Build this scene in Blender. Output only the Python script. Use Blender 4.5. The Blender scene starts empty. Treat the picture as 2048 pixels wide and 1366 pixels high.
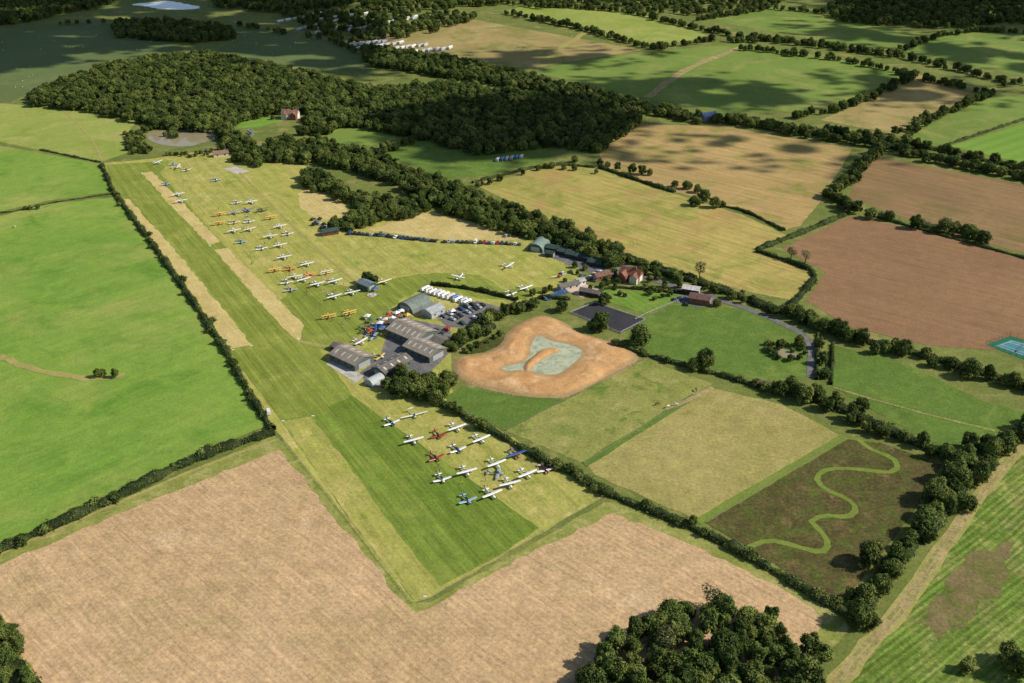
import bpy, math, random
import numpy as np
from mathutils import Vector, Matrix, geometry
random.seed(7); RNG=np.random.default_rng(7)
scene=bpy.context.scene
COL=scene.collection
# ------------------------------------------------------------------ camera
CAMH=234.0; PITCH=math.radians(28.0); FPX=2000.0
cam=bpy.data.cameras.new("camera"); camo=bpy.data.objects.new("camera",cam); COL.objects.link(camo)
camo.location=(0,0,CAMH); camo.rotation_euler=(math.radians(90)-PITCH,0,0)
cam.sensor_width=36; cam.lens=FPX*36/2048; cam.clip_start=1; cam.clip_end=30000
scene.camera=camo
CP,SP=math.cos(PITCH),math.sin(PITCH)
def G(u,v,z=0.0):
    """survey: aerial map reading -> metres on the ground"""
    x=(u-1024)/FPX; y=-(v-683)/FPX
    dy=CP+y*SP; dz=-SP+y*CP
    t=(CAMH-z)/(-dz)
    return (x*t, dy*t)
def PX(x,y,z=0):
    dz=z-CAMH; d=y*CP-dz*SP; up=y*SP+dz*CP
    return (1024+FPX*x/d, 683-FPX*up/d)
# ------------------------------------------------------------------ light
SUN_EL=math.radians(39); SUN_AZ=(math.cos(math.radians(-3)),math.sin(math.radians(-3)))
SD=Vector((SUN_AZ[0]*math.cos(SUN_EL),SUN_AZ[1]*math.cos(SUN_EL),math.sin(SUN_EL)))
w=bpy.data.worlds.new("World"); scene.world=w; w.use_nodes=True
nt=w.node_tree; nt.nodes.clear()
sky=nt.nodes.new("ShaderNodeTexSky"); sky.sky_type='NISHITA'; sky.sun_disc=False
sky.sun_elevation=SUN_EL; sky.sun_rotation=math.radians(93); sky.air_density=1.0; sky.dust_density=.8
bg=nt.nodes.new("ShaderNodeBackground"); bg.inputs[1].default_value=0.105
wo=nt.nodes.new("ShaderNodeOutputWorld"); nt.links.new(sky.outputs[0],bg.inputs[0]); nt.links.new(bg.outputs[0],wo.inputs[0])
sl=bpy.data.lights.new("sun",'SUN'); sl.energy=5.0; sl.angle=math.radians(.5); sl.color=(1,.93,.82)
so=bpy.data.objects.new("sun",sl); COL.objects.link(so); so.rotation_euler=SD.to_track_quat('Z','Y').to_euler(); so.location=(300,0,500)
scene.view_settings.view_transform='Standard'; scene.view_settings.look='None'; scene.view_settings.exposure=0
# ------------------------------------------------------------------ materials
def S(r,g,b,k=0.95):
    f=lambda c:(c/255/12.92 if c/255<=.04045 else ((c/255+.055)/1.055)**2.4)*k
    return (min(f(r),.85),min(f(g),.85),min(f(b),.85),1)
class NB:
    def __init__(s,name):
        s.m=bpy.data.materials.new(name); s.m.use_nodes=True; s.t=s.m.node_tree; s.t.nodes.clear()
        s.out=s.t.nodes.new("ShaderNodeOutputMaterial"); s.b=s.t.nodes.new("ShaderNodeBsdfPrincipled")
        s.t.links.new(s.b.outputs[0],s.out.inputs[0]); s.b.inputs['Roughness'].default_value=.9
        s.b.inputs['Specular IOR Level'].default_value=.1
    def n(s,k): return s.t.nodes.new(k)
    def l(s,a,b):
        if isinstance(a,bpy.types.NodeSocket): s.t.links.new(a,b)
        elif isinstance(a,tuple): b.default_value=a[:len(b.default_value)]
        else: b.default_value=a
    def math(s,op,a,b=0,c=None,clamp=False):
        m=s.n("ShaderNodeMath"); m.operation=op; m.use_clamp=clamp; s.l(a,m.inputs[0]); s.l(b,m.inputs[1])
        if c is not None: s.l(c,m.inputs[2])
        return m.outputs[0]
    def pos(s): return s.n("ShaderNodeNewGeometry").outputs['Position']
    def noise(s,vec,scale,detail=4,rough=.55,dist=0):
        m=s.n("ShaderNodeTexNoise"); s.l(vec,m.inputs['Vector']); m.inputs['Scale'].default_value=scale
        m.inputs['Detail'].default_value=detail; m.inputs['Roughness'].default_value=rough; m.inputs['Distortion'].default_value=dist
        return m.outputs[0]
    def mapr(s,x,a,b,c=0.0,d=1.0):
        m=s.n("ShaderNodeMapRange"); s.l(x,m.inputs[0]); m.inputs[1].default_value=a; m.inputs[2].default_value=b
        m.inputs[3].default_value=c; m.inputs[4].default_value=d; return m.outputs[0]
    def mix(s,f,a,b):
        m=s.n("ShaderNodeMix"); m.data_type='RGBA'; s.l(f,m.inputs[0]); s.l(a,m.inputs[6]); s.l(b,m.inputs[7]); return m.outputs[2]
    def scl(s,col,f):
        m=s.n("ShaderNodeVectorMath"); m.operation='SCALE'; s.l(col,m.inputs[0]); s.l(f,m.inputs['Scale']); return m.outputs[0]
GK=1.15
def field_mat(name,A,B,C=None,big=50,cs=16,thr=(.5,.62),ang=0,streak=0,sw=1.6,period=0,pamt=0,fine=.3,D=None,ds=30,dthr=(.58,.7),wob=0,wet=None,gain=GK):
    k=NB(name); p=k.pos()
    col=k.mix(k.mapr(k.noise(p,1/big,6,.6,.6),.36,.64),A,B)
    sep=k.n("ShaderNodeSeparateXYZ"); k.l(p,sep.inputs[0]); x,y=sep.outputs[0],sep.outputs[1]
    ca,sa=math.cos(ang),math.sin(ang)
    al=k.math('ADD',k.math('MULTIPLY',x,ca),k.math('MULTIPLY',y,sa))
    ac=k.math('SUBTRACT',k.math('MULTIPLY',y,ca),k.math('MULTIPLY',x,sa))
    if wob: ac=k.math('ADD',ac,k.math('MULTIPLY',k.noise(p,.008,1),wob))
    if C: col=k.mix(k.mapr(k.noise(p,1/cs,9,.68,.8),*thr),col,C)
    if D: col=k.mix(k.mapr(k.noise(k.scl(p,1.0),1/ds,8,.66,.3),*dthr),col,D)
    if wet: col=k.mix(k.mapr(sep.outputs[2],.3,.75,1,0),col,wet)
    if streak:
        cx=k.n("ShaderNodeCombineXYZ"); k.l(k.math('DIVIDE',al,sw*22),cx.inputs[0]); k.l(k.math('DIVIDE',ac,sw),cx.inputs[1])
        col=k.scl(col,k.mapr(k.noise(cx.outputs[0],1,3,.6),.3,.7,1-streak,1+streak))
    if period:
        wv=k.math('SINE',k.math('MULTIPLY',k.math('ADD',ac,k.math('MULTIPLY',k.noise(p,.03,2),1.2)),2*math.pi/period))
        col=k.scl(col,k.mapr(wv,-.4,.4,1-pamt,1+pamt))
    col=k.scl(col,k.mapr(k.noise(p,.75,5,.75),.3,.7,gain*(1-fine),gain*(1+fine)))
    col=k.scl(col,k.mapr(k.noise(p,.16,3,.6),.3,.7,1-fine*.45,1+fine*.45))
    k.l(col,k.b.inputs['Base Color'])
    bp=k.n("ShaderNodeBump"); bp.inputs['Strength'].default_value=.6; bp.inputs['Distance'].default_value=.35
    k.l(k.noise(p,.9,5,.75),bp.inputs['Height']); k.l(bp.outputs[0],k.b.inputs['Normal'])
    return k.m
def simple(name,c,rough=.6,var=.12,sc=1.2,metal=0.0,spec=.3):
    k=NB(name); p=k.pos()
    col=k.scl(c,k.mapr(k.noise(p,sc,5,.7),.3,.7,1-var,1+var))
    k.l(col,k.b.inputs['Base Color']); k.b.inputs['Roughness'].default_value=rough; k.b.inputs['Metallic'].default_value=metal
    k.b.inputs['Specular IOR Level'].default_value=spec
    return k.m
def leaf_mat(name,A,B,C):
    k=NB(name); p=k.pos()
    col=k.mix(k.mapr(k.noise(p,.03,3,.6),.4,.6),A,B)
    oi=k.n("ShaderNodeObjectInfo")
    col=k.mix(k.mapr(oi.outputs['Random'],.5,1,0,.6),col,C)
    col=k.mix(k.mapr(k.noise(p,.1,2,.6),.48,.62,0,.9),col,C)
    col=k.scl(col,k.mapr(k.noise(p,.13,2,.5,1),.34,.66,.68,1.32))
    col=k.scl(col,k.mapr(oi.outputs['Random'],0,1,.78,1.25))
    col=k.scl(col,k.mapr(k.noise(p,.9,4,.7),.3,.7,.6,1.4))
    k.l(col,k.b.inputs['Base Color']); k.b.inputs['Roughness'].default_value=.75
    return k.m
def roof_mat(name,c,ang,var=.25):
    k=NB(name); p=k.pos(); sep=k.n("ShaderNodeSeparateXYZ"); k.l(p,sep.inputs[0])
    al=k.math('ADD',k.math('MULTIPLY',sep.outputs[0],math.cos(ang)),k.math('MULTIPLY',sep.outputs[1],math.sin(ang)))
    cx=k.n("ShaderNodeCombineXYZ"); k.l(k.math('MULTIPLY',al,.9),cx.inputs[0]); k.l(k.math('MULTIPLY',sep.outputs[2],.25),cx.inputs[1])
    col=k.scl(c,k.mapr(k.noise(cx.outputs[0],1,4,.7),.3,.7,1-var,1+var))
    col=k.scl(col,k.mapr(k.noise(p,.5,5,.7),.3,.7,1-var,1+var))
    k.l(col,k.b.inputs['Base Color']); k.b.inputs['Roughness'].default_value=.7
    return k.m
a=G(225,385); b=G(825,1205); RA=math.atan2(b[1]-a[1],b[0]-a[0])
def ANG(u0,v0,u1,v1):
    a=G(u0,v0); b=G(u1,v1); return math.atan2(b[1]-a[1],b[0]-a[0])
M={}
M['base']=field_mat("rough_grass",S(112,118,60),S(94,106,50),S(140,132,82),thr=(.52,.7))
M['meadow']=field_mat("lush_meadow",S(120,144,60),S(108,138,54),S(88,124,44),big=90,cs=30,thr=(.5,.7),D=S(146,150,78),ds=75,dthr=(.5,.72),fine=.2,ang=ANG(0,700,400,560),streak=.08,sw=3)
M['pasture']=field_mat("hill_pasture",S(138,148,72),S(122,138,60),S(152,152,86),big=90,cs=45,thr=(.48,.68),fine=.18)
M['stubble']=field_mat("cereal_stubble",S(186,156,118),S(172,144,105),S(154,138,94),big=110,cs=40,thr=(.52,.72),ang=ANG(200,1010,560,1366),streak=.15,sw=.8,period=3.0,pamt=.035,fine=.34,wob=16,D=S(194,168,132),ds=45)
M['margin']=field_mat("field_margin",S(136,138,72),S(118,126,58),S(158,150,96),big=15,cs=8,thr=(.5,.65),fine=.3)
M['airfield']=field_mat("airfield_turf",S(160,154,82),S(146,148,72),S(126,136,58),big=45,cs=22,thr=(.54,.7),ang=RA,streak=.15,sw=1.2,fine=.22,D=S(174,162,100),ds=26,dthr=(.56,.68),period=9,pamt=.04)
M['runway']=field_mat("mown_runway",S(122,132,56),S(112,124,50),S(138,142,68),big=60,cs=25,thr=(.5,.7),ang=RA,streak=.22,sw=1.3,period=7.0,pamt=.06,fine=.22)
M['runwaymid']=field_mat("mown_runway_end",S(112,128,52),S(104,122,48),S(126,136,60),big=40,cs=20,thr=(.52,.7),ang=RA,streak=.24,sw=1.5,period=7.0,pamt=.05,fine=.24)
M['runwaydark']=field_mat("lush_runway",S(94,116,42),S(102,120,46),S(116,130,54),big=40,cs=25,thr=(.52,.68),ang=RA,streak=.24,sw=1.3,period=7.0,pamt=.05,fine=.24)
M['dry']=field_mat("dry_strip",S(188,170,114),S(176,158,100),S(158,152,84),big=20,cs=12,thr=(.56,.7),ang=RA,streak=.1,sw=1.2,fine=.22)
M['parkgrass']=field_mat("parking_turf",S(154,152,80),S(144,144,70),S(170,158,94),big=25,cs=14,thr=(.5,.66),ang=RA,streak=.15,sw=1.5,fine=.26,D=S(118,132,54),ds=16,dthr=(.56,.68),period=9,pamt=.04)
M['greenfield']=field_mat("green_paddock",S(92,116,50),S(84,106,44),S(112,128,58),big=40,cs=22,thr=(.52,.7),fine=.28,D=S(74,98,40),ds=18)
M['olive']=field_mat("grazed_paddock",S(152,142,86),S(140,134,76),S(118,124,58),big=45,cs=17,thr=(.58,.7),fine=.3,D=S(160,148,96),ds=30)
M['oliveg']=field_mat("tufted_paddock",S(136,136,74),S(124,128,64),S(94,114,48),big=35,cs=15,thr=(.52,.64),fine=.32,D=S(150,142,86),ds=22,dthr=(.52,.64))
M['scrub']=field_mat("dark_scrub",S(90,82,50),S(82,78,42),S(82,90,40),big=20,cs=8,thr=(.48,.6),fine=.55,D=S(110,94,60),ds=10,dthr=(.56,.66),gain=1.05)
M['path']=field_mat("mown_path",S(112,126,56),S(104,120,50),big=10,fine=.2)
M['brown']=field_mat("ploughed_earth",S(142,110,80),S(130,100,72),S(130,108,72),big=90,cs=30,thr=(.54,.72),ang=ANG(1640,560,2000,650),streak=.12,sw=2.2,fine=.2,gain=1.08)
M['brownfar']=field_mat("bare_soil",S(140,114,80),S(124,100,70),S(116,106,62),big=70,cs=30,thr=(.5,.7),ang=ANG(1740,330,2040,400),streak=.18,sw=3,fine=.15,gain=1.08)
M['tan']=field_mat("harvested_field",S(166,140,92),S(150,128,82),S(126,126,62),big=100,cs=36,thr=(.5,.66),ang=ANG(1230,310,1600,400),streak=.18,sw=3,fine=.16)
M['oliveyel']=field_mat("dry_hayfield",S(164,148,86),S(152,142,78),S(124,130,60),big=90,cs=30,thr=(.48,.64),ang=ANG(1010,380,1560,560),streak=.2,sw=2.4,fine=.18,D=S(160,130,82),ds=50,dthr=(.52,.66))
M['fargreen']=field_mat("far_green_field",S(112,132,60),S(98,118,52),S(138,138,76),big=110,cs=60,thr=(.5,.68),fine=.14)
M['farlime']=field_mat("far_bright_field",S(114,144,60),S(104,134,54),None,big=110,ang=ANG(1900,290,2048,245),period=12,pamt=.05,fine=.14)
M['fartan']=field_mat("far_rough_field",S(160,142,94),S(142,126,80),S(122,120,64),big=70,cs=50,thr=(.48,.62),fine=.2)
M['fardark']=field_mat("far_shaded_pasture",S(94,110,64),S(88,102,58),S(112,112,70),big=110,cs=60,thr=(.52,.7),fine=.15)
M['maize']=field_mat("maize_crop",S(102,122,50),S(88,110,42),S(132,136,74),big=30,cs=14,thr=(.5,.64),ang=ANG(1660,1366,2048,1060),streak=.26,sw=.9,period=2.4,pamt=.16,fine=.42,wob=10,D=S(120,118,68),ds=20,dthr=(.55,.66))
M['maizeb']=field_mat("bare_crop_patch",S(128,112,78),S(110,106,62),S(94,106,46),big=12,cs=6,thr=(.5,.62),fine=.35,gain=1)
M['track']=field_mat("dirt_track",S(164,144,106),S(148,130,92),S(128,126,74),big=12,cs=5,thr=(.48,.58),fine=.35)
M['worn']=field_mat("worn_grass",S(156,146,90),S(146,138,82),S(138,136,72),big=15,cs=6,fine=.2)
M['sand']=field_mat("excavated_sand",S(194,152,104),S(182,140,92),S(168,128,84),big=26,cs=12,thr=(.52,.7),fine=.18,D=S(206,174,132),ds=16,dthr=(.54,.68),wet=S(156,132,94),gain=1.08)
M['hollow']=field_mat("weedy_hollow",S(84,88,44),S(70,80,36),S(128,108,66),big=9,cs=4,thr=(.54,.66),fine=.4,gain=.9)
M['asphalt']=field_mat("worn_asphalt",S(116,114,112),S(102,101,102),S(132,128,122),big=12,cs=6,fine=.16,gain=1)
M['concrete']=field_mat("apron_concrete",S(196,190,180),S(180,176,168),S(160,156,148),big=12,cs=5,fine=.1,gain=1)
M['arena']=field_mat("arena_surface",S(66,66,70),S(58,58,62),None,big=15,fine=.15,gain=1)
M['lawn']=field_mat("garden_lawn",S(106,132,54),S(94,124,46),S(118,136,62),big=15,cs=8,ang=RA,period=4,pamt=.06,fine=.2)
M['gravel']=field_mat("pale_terrace",S(204,184,160),S(190,172,150),None,big=6,fine=.15,gain=1)
M['court']=field_mat("court_green",S(52,110,82),S(48,102,76),None,big=15,fine=.06,gain=1)
M['courtblue']=field_mat("court_blue",S(78,140,150),S(72,132,142),None,big=15,fine=.05,gain=1)
def water(name,c,rough=.12,sc=.08,var=.15,c2=None,bump=.06):
    k=NB(name); p=k.pos(); col=k.scl(c,k.mapr(k.noise(p,sc,5,.6),.3,.7,1-var,1+var))
    if c2: col=k.mix(k.mapr(k.noise(p,.22,6,.65,1),.48,.6),col,c2)
    k.l(col,k.b.inputs['Base Color']); k.b.inputs['Roughness'].default_value=rough; k.b.inputs['Specular IOR Level'].default_value=.5
    if bump:
        bp=k.n("ShaderNodeBump"); bp.inputs['Strength'].default_value=bump; k.l(k.noise(p,1.5,3),bp.inputs['Height']); k.l(bp.outputs[0],k.b.inputs['Normal'])
    return k.m
M['turbid']=water("turbid_water",S(182,186,156),sc=.14,var=.15,c2=S(150,160,134))
M['brownwater']=water("brown_water",S(152,142,112),.04,bump=0,sc=.03)
M['farwater']=water("bright_water",S(190,200,210))
LEAF=leaf_mat("foliage",S(82,98,44),S(68,86,38),S(112,120,58))
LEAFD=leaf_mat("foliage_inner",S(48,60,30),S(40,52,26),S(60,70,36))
LEAFH=leaf_mat("hedge_foliage",S(82,98,46),S(70,88,40),S(108,114,60))
LEAFG=leaf_mat("silver_foliage",S(150,156,140),S(140,148,130),S(160,160,148))
LEAFY=leaf_mat("thin_foliage",S(112,112,70),S(104,106,64),S(128,124,84))
BARK=simple("bark",S(88,74,58),.9,.3,3)
WHITE=simple("white_paint",(.78,.78,.77,1),.35,.05,spec=.5)
GLASS=simple("dark_glass",(.03,.04,.05,1),.12,.1,spec=.6)
TYRE=simple("black_rubber",(.02,.02,.02,1),.8,.1)
STEEL=simple("grey_metal",(.35,.36,.37,1),.4,.1,spec=.5)
BRICK=simple("red_brick",S(142,92,72),.85,.25,3)
TIMB=simple("dark_timber",S(70,52,40),.85,.25,2)
PANEL=simple("solar_blue",S(58,84,130),.2,.1,spec=.6)
CREAM=simple("cream_wall",S(206,196,176),.8,.1)
# ------------------------------------------------------------------ helpers
def tag(o,label,cat,group=None,kind=None):
    o["label"]=label; o["category"]=cat
    if group: o["group"]=group
    if kind: o["kind"]=kind
def mk(name,V,F,mats,mi=None,smooth=False):
    me=bpy.data.meshes.new(name); me.from_pydata([tuple(float(c) for c in v) for v in V],[],[tuple(int(i) for i in f) for f in F])
    for m in (mats if isinstance(mats,list) else [mats]): me.materials.append(m)
    if mi is not None: me.polygons.foreach_set('material_index',list(mi))
    if smooth: me.polygons.foreach_set('use_smooth',[True]*len(me.polygons))
    me.update(); return me
def mkquads(name,V,Q,mats,mi):
    me=bpy.data.meshes.new(name); V=np.asarray(V,dtype=np.float32); Q=np.asarray(Q,dtype=np.int32)
    me.vertices.add(len(V)); me.vertices.foreach_set('co',V.ravel()); me.loops.add(Q.size); me.loops.foreach_set('vertex_index',Q.ravel())
    me.polygons.add(len(Q)); me.polygons.foreach_set('loop_start',np.arange(0,Q.size,4,dtype=np.int32))
    for m in mats: me.materials.append(m)
    me.polygons.foreach_set('material_index',np.asarray(mi,dtype=np.int32)); me.update(calc_edges=True); me.validate(); return me
def ob(name,data,loc=(0,0,0),rz=0,parent=None,scale=None):
    o=bpy.data.objects.new(name,data); COL.objects.link(o); o.location=loc; o.rotation_euler=(0,0,rz)
    if scale: o.scale=scale
    if parent: o.parent=parent
    return o
def jitter_loop(P,amp=.6,step=4,closed=True):
    out=[]; n=len(P); rg=random.Random(int(abs(P[0][0]*13+P[0][1]*7))%99991)
    for i in range(n if closed else n-1):
        x0,y0=P[i]; x1,y1=P[(i+1)%n]; L=math.hypot(x1-x0,y1-y0); st=max(step,L/60); k=max(1,int(L/st)); nx,ny=-(y1-y0)/max(L,1e-6),(x1-x0)/max(L,1e-6)
        for j in range(k):
            t=j/k; d=0 if j==0 else rg.uniform(-amp,amp); out.append((x0+(x1-x0)*t+nx*d,y0+(y1-y0)*t+ny*d))
    return out
def smooth_poly(P,it=1,closed=True):
    for _ in range(it):
        Q=[]; n=len(P)
        if not closed: Q.append(P[0])
        for i in range(n if closed else n-1):
            a=P[i]; b=P[(i+1)%n]
            Q.append((a[0]*.75+b[0]*.25,a[1]*.75+b[1]*.25)); Q.append((a[0]*.25+b[0]*.75,a[1]*.25+b[1]*.75))
        if not closed: Q.append(P[-1])
        P=Q
    return P
def sheet(name,label,pts,mat,level,cat="field",amp=.7,smooth=0):
    P=[G(*p) for p in pts]
    if smooth: P=smooth_poly(P,smooth)
    if amp: P=jitter_loop(P,amp)
    V=[(x,y,.02*level) for x,y in P]
    T=geometry.tessellate_polygon([[Vector((x,y,0)) for x,y in P]])
    F=[]
    for t in T:
        a,b,c=[P[i] for i in t]
        if (b[0]-a[0])*(c[1]-a[1])-(b[1]-a[1])*(c[0]-a[0])<0: t=t[::-1]
        F.append(t)
    o=ob(name,mk(name,V,F,M[mat])); tag(o,label,cat,kind="structure"); return o
def ribbon_pts(P,wd,amp=0,step=3):
    P=smooth_poly(P,2,False); Q=[P[0]]
    for p in P[1:]:
        if math.hypot(p[0]-Q[-1][0],p[1]-Q[-1][1])>=step: Q.append(p)
    if Q[-1]!=P[-1]: Q.append(P[-1])
    L=[];R=[]
    for i,p in enumerate(Q):
        a=Q[max(0,i-1)]; b=Q[min(len(Q)-1,i+1)]; d=math.hypot(b[0]-a[0],b[1]-a[1]) or 1
        nx,ny=-(b[1]-a[1])/d,(b[0]-a[0])/d
        L.append((p[0]+nx*(wd/2+random.uniform(-amp,amp)),p[1]+ny*(wd/2+random.uniform(-amp,amp))))
        R.append((p[0]-nx*(wd/2+random.uniform(-amp,amp)),p[1]-ny*(wd/2+random.uniform(-amp,amp))))
    return Q,L,R
def ribbon(name,label,pts,wd,mat,level,cat="path",amp=.25):
    Q,L,R=ribbon_pts([G(*p) for p in pts],wd,amp)
    n=len(Q); V=[(x,y,.02*level) for x,y in R]+[(x,y,.02*level) for x,y in L]
    F=[(i,i+1,n+i+1,n+i) for i in range(n-1)]
    o=ob(name,mk(name,V,F,M[mat])); tag(o,label,cat,kind="structure"); return o
def inside(P,x,y):
    P=np.asarray(P); x=np.asarray(x); y=np.asarray(y); r=np.zeros(x.shape,bool); n=len(P); j=n-1
    for i in range(n):
        xi,yi=P[i]; xj,yj=P[j]
        c=((yi>y)!=(yj>y))&(x<(xj-xi)*(y-yi)/((yj-yi) if yj!=yi else 1e-9)+xi); r^=c; j=i
    return r
def dist_edge(P,x,y):
    d=np.full(x.shape,1e9); n=len(P)
    for i in range(n):
        ax,ay=P[i]; bx,by=P[(i+1)%n]; L2=(bx-ax)**2+(by-ay)**2+1e-9
        t=np.clip(((x-ax)*(bx-ax)+(y-ay)*(by-ay))/L2,0,1); d=np.minimum(d,np.hypot(x-ax-t*(bx-ax),y-ay-t*(by-ay)))
    return d
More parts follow.
